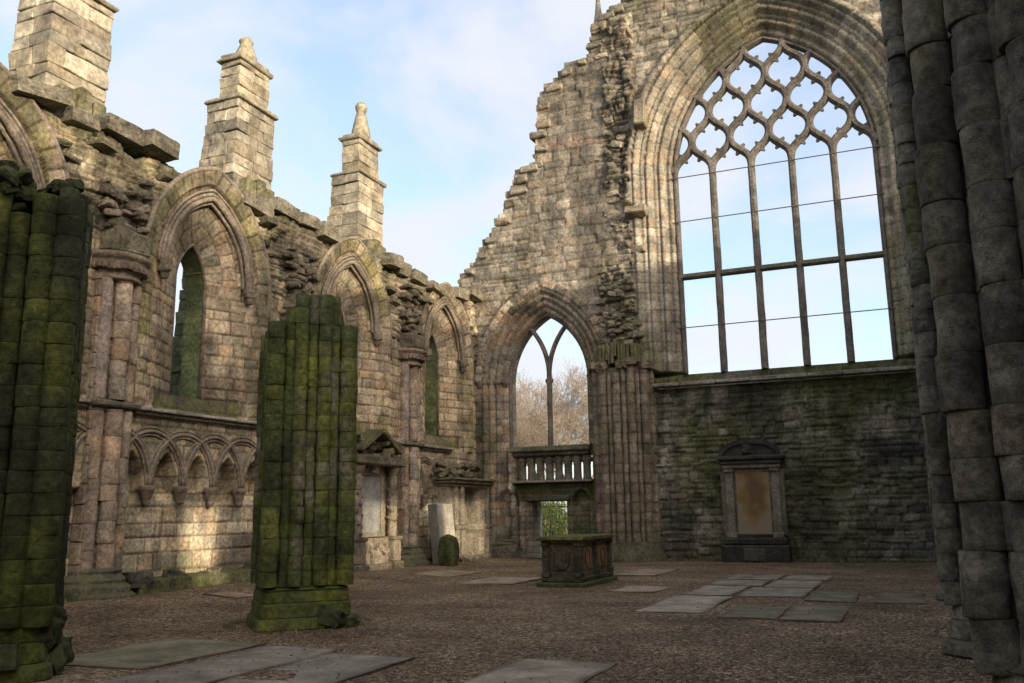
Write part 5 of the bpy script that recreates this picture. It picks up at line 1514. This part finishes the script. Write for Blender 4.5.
nz = N(nt, 'ShaderNodeTexNoise'); nz.inputs['Scale'].default_value = 2.1; nz.inputs['Detail'].default_value = 9; nz.inputs['Roughness'].default_value = .55; nz.inputs['Distortion'].default_value = .4
nt.links.new(dv.outputs[0], nz.inputs['Vector'])
cr = N(nt, 'ShaderNodeMapRange'); cr.interpolation_type = 'SMOOTHSTEP'
cr.inputs['From Min'].default_value = .38; cr.inputs['From Max'].default_value = .60; cr.inputs['To Min'].default_value = .3; cr.inputs['To Max'].default_value = .96
nt.links.new(nz.outputs['Fac'], cr.inputs['Value'])
mx = N(nt, 'ShaderNodeMix', data_type='RGBA')
SKYGAIN = 1.0
nt.links.new(cr.outputs[0], mx.inputs[0]); sg = N(nt, 'ShaderNodeVectorMath', operation='MULTIPLY'); sg.inputs[1].default_value = (1.55, 1.62, 1.75); nt.links.new(sky.outputs[0], sg.inputs[0]); nt.links.new(sg.outputs[0], mx.inputs[6]); mx.inputs[7].default_value = (3.9, 4.0, 4.3, 1)
# broad warm glow added round the low sun to fill the aisle wall
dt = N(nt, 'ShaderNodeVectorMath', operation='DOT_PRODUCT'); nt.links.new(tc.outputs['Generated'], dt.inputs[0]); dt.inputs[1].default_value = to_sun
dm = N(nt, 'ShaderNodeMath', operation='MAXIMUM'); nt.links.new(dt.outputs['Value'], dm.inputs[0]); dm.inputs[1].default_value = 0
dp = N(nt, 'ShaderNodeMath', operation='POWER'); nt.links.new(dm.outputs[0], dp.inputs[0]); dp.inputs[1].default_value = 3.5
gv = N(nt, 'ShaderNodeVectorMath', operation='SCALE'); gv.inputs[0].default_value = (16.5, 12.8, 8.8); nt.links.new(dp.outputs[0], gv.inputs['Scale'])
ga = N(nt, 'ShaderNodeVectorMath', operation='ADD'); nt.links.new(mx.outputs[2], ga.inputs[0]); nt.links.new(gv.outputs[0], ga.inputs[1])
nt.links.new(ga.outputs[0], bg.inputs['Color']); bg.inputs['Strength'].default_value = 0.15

cam = bpy.data.cameras.new('camera'); co = bpy.data.objects.new('camera', cam); COL.objects.link(co)
yaw, pitch, roll = R(23.08), R(11.0), R(-.83)
f = Vector((-math.sin(yaw) * math.cos(pitch), math.cos(yaw) * math.cos(pitch), math.sin(pitch)))
r0 = Vector((math.cos(yaw), math.sin(yaw), 0)); u0 = r0.cross(f)
rt = r0 * math.cos(roll) + u0 * math.sin(roll); ut = -r0 * math.sin(roll) + u0 * math.cos(roll)
co.matrix_world = Matrix(((rt.x, ut.x, -f.x, 0), (rt.y, ut.y, -f.y, 0), (rt.z, ut.z, -f.z, 1.5), (0, 0, 0, 1)))
cam.sensor_width = 36; cam.lens = 890 / 1024 * 36; cam.clip_end = 2000; cam.clip_start = .05
scene.camera = co
vs = scene.view_settings; vs.view_transform = 'Standard'; vs.look = 'None'; vs.gamma = 1.0; vs.exposure = 0.6
scene.render.engine = 'CYCLES'
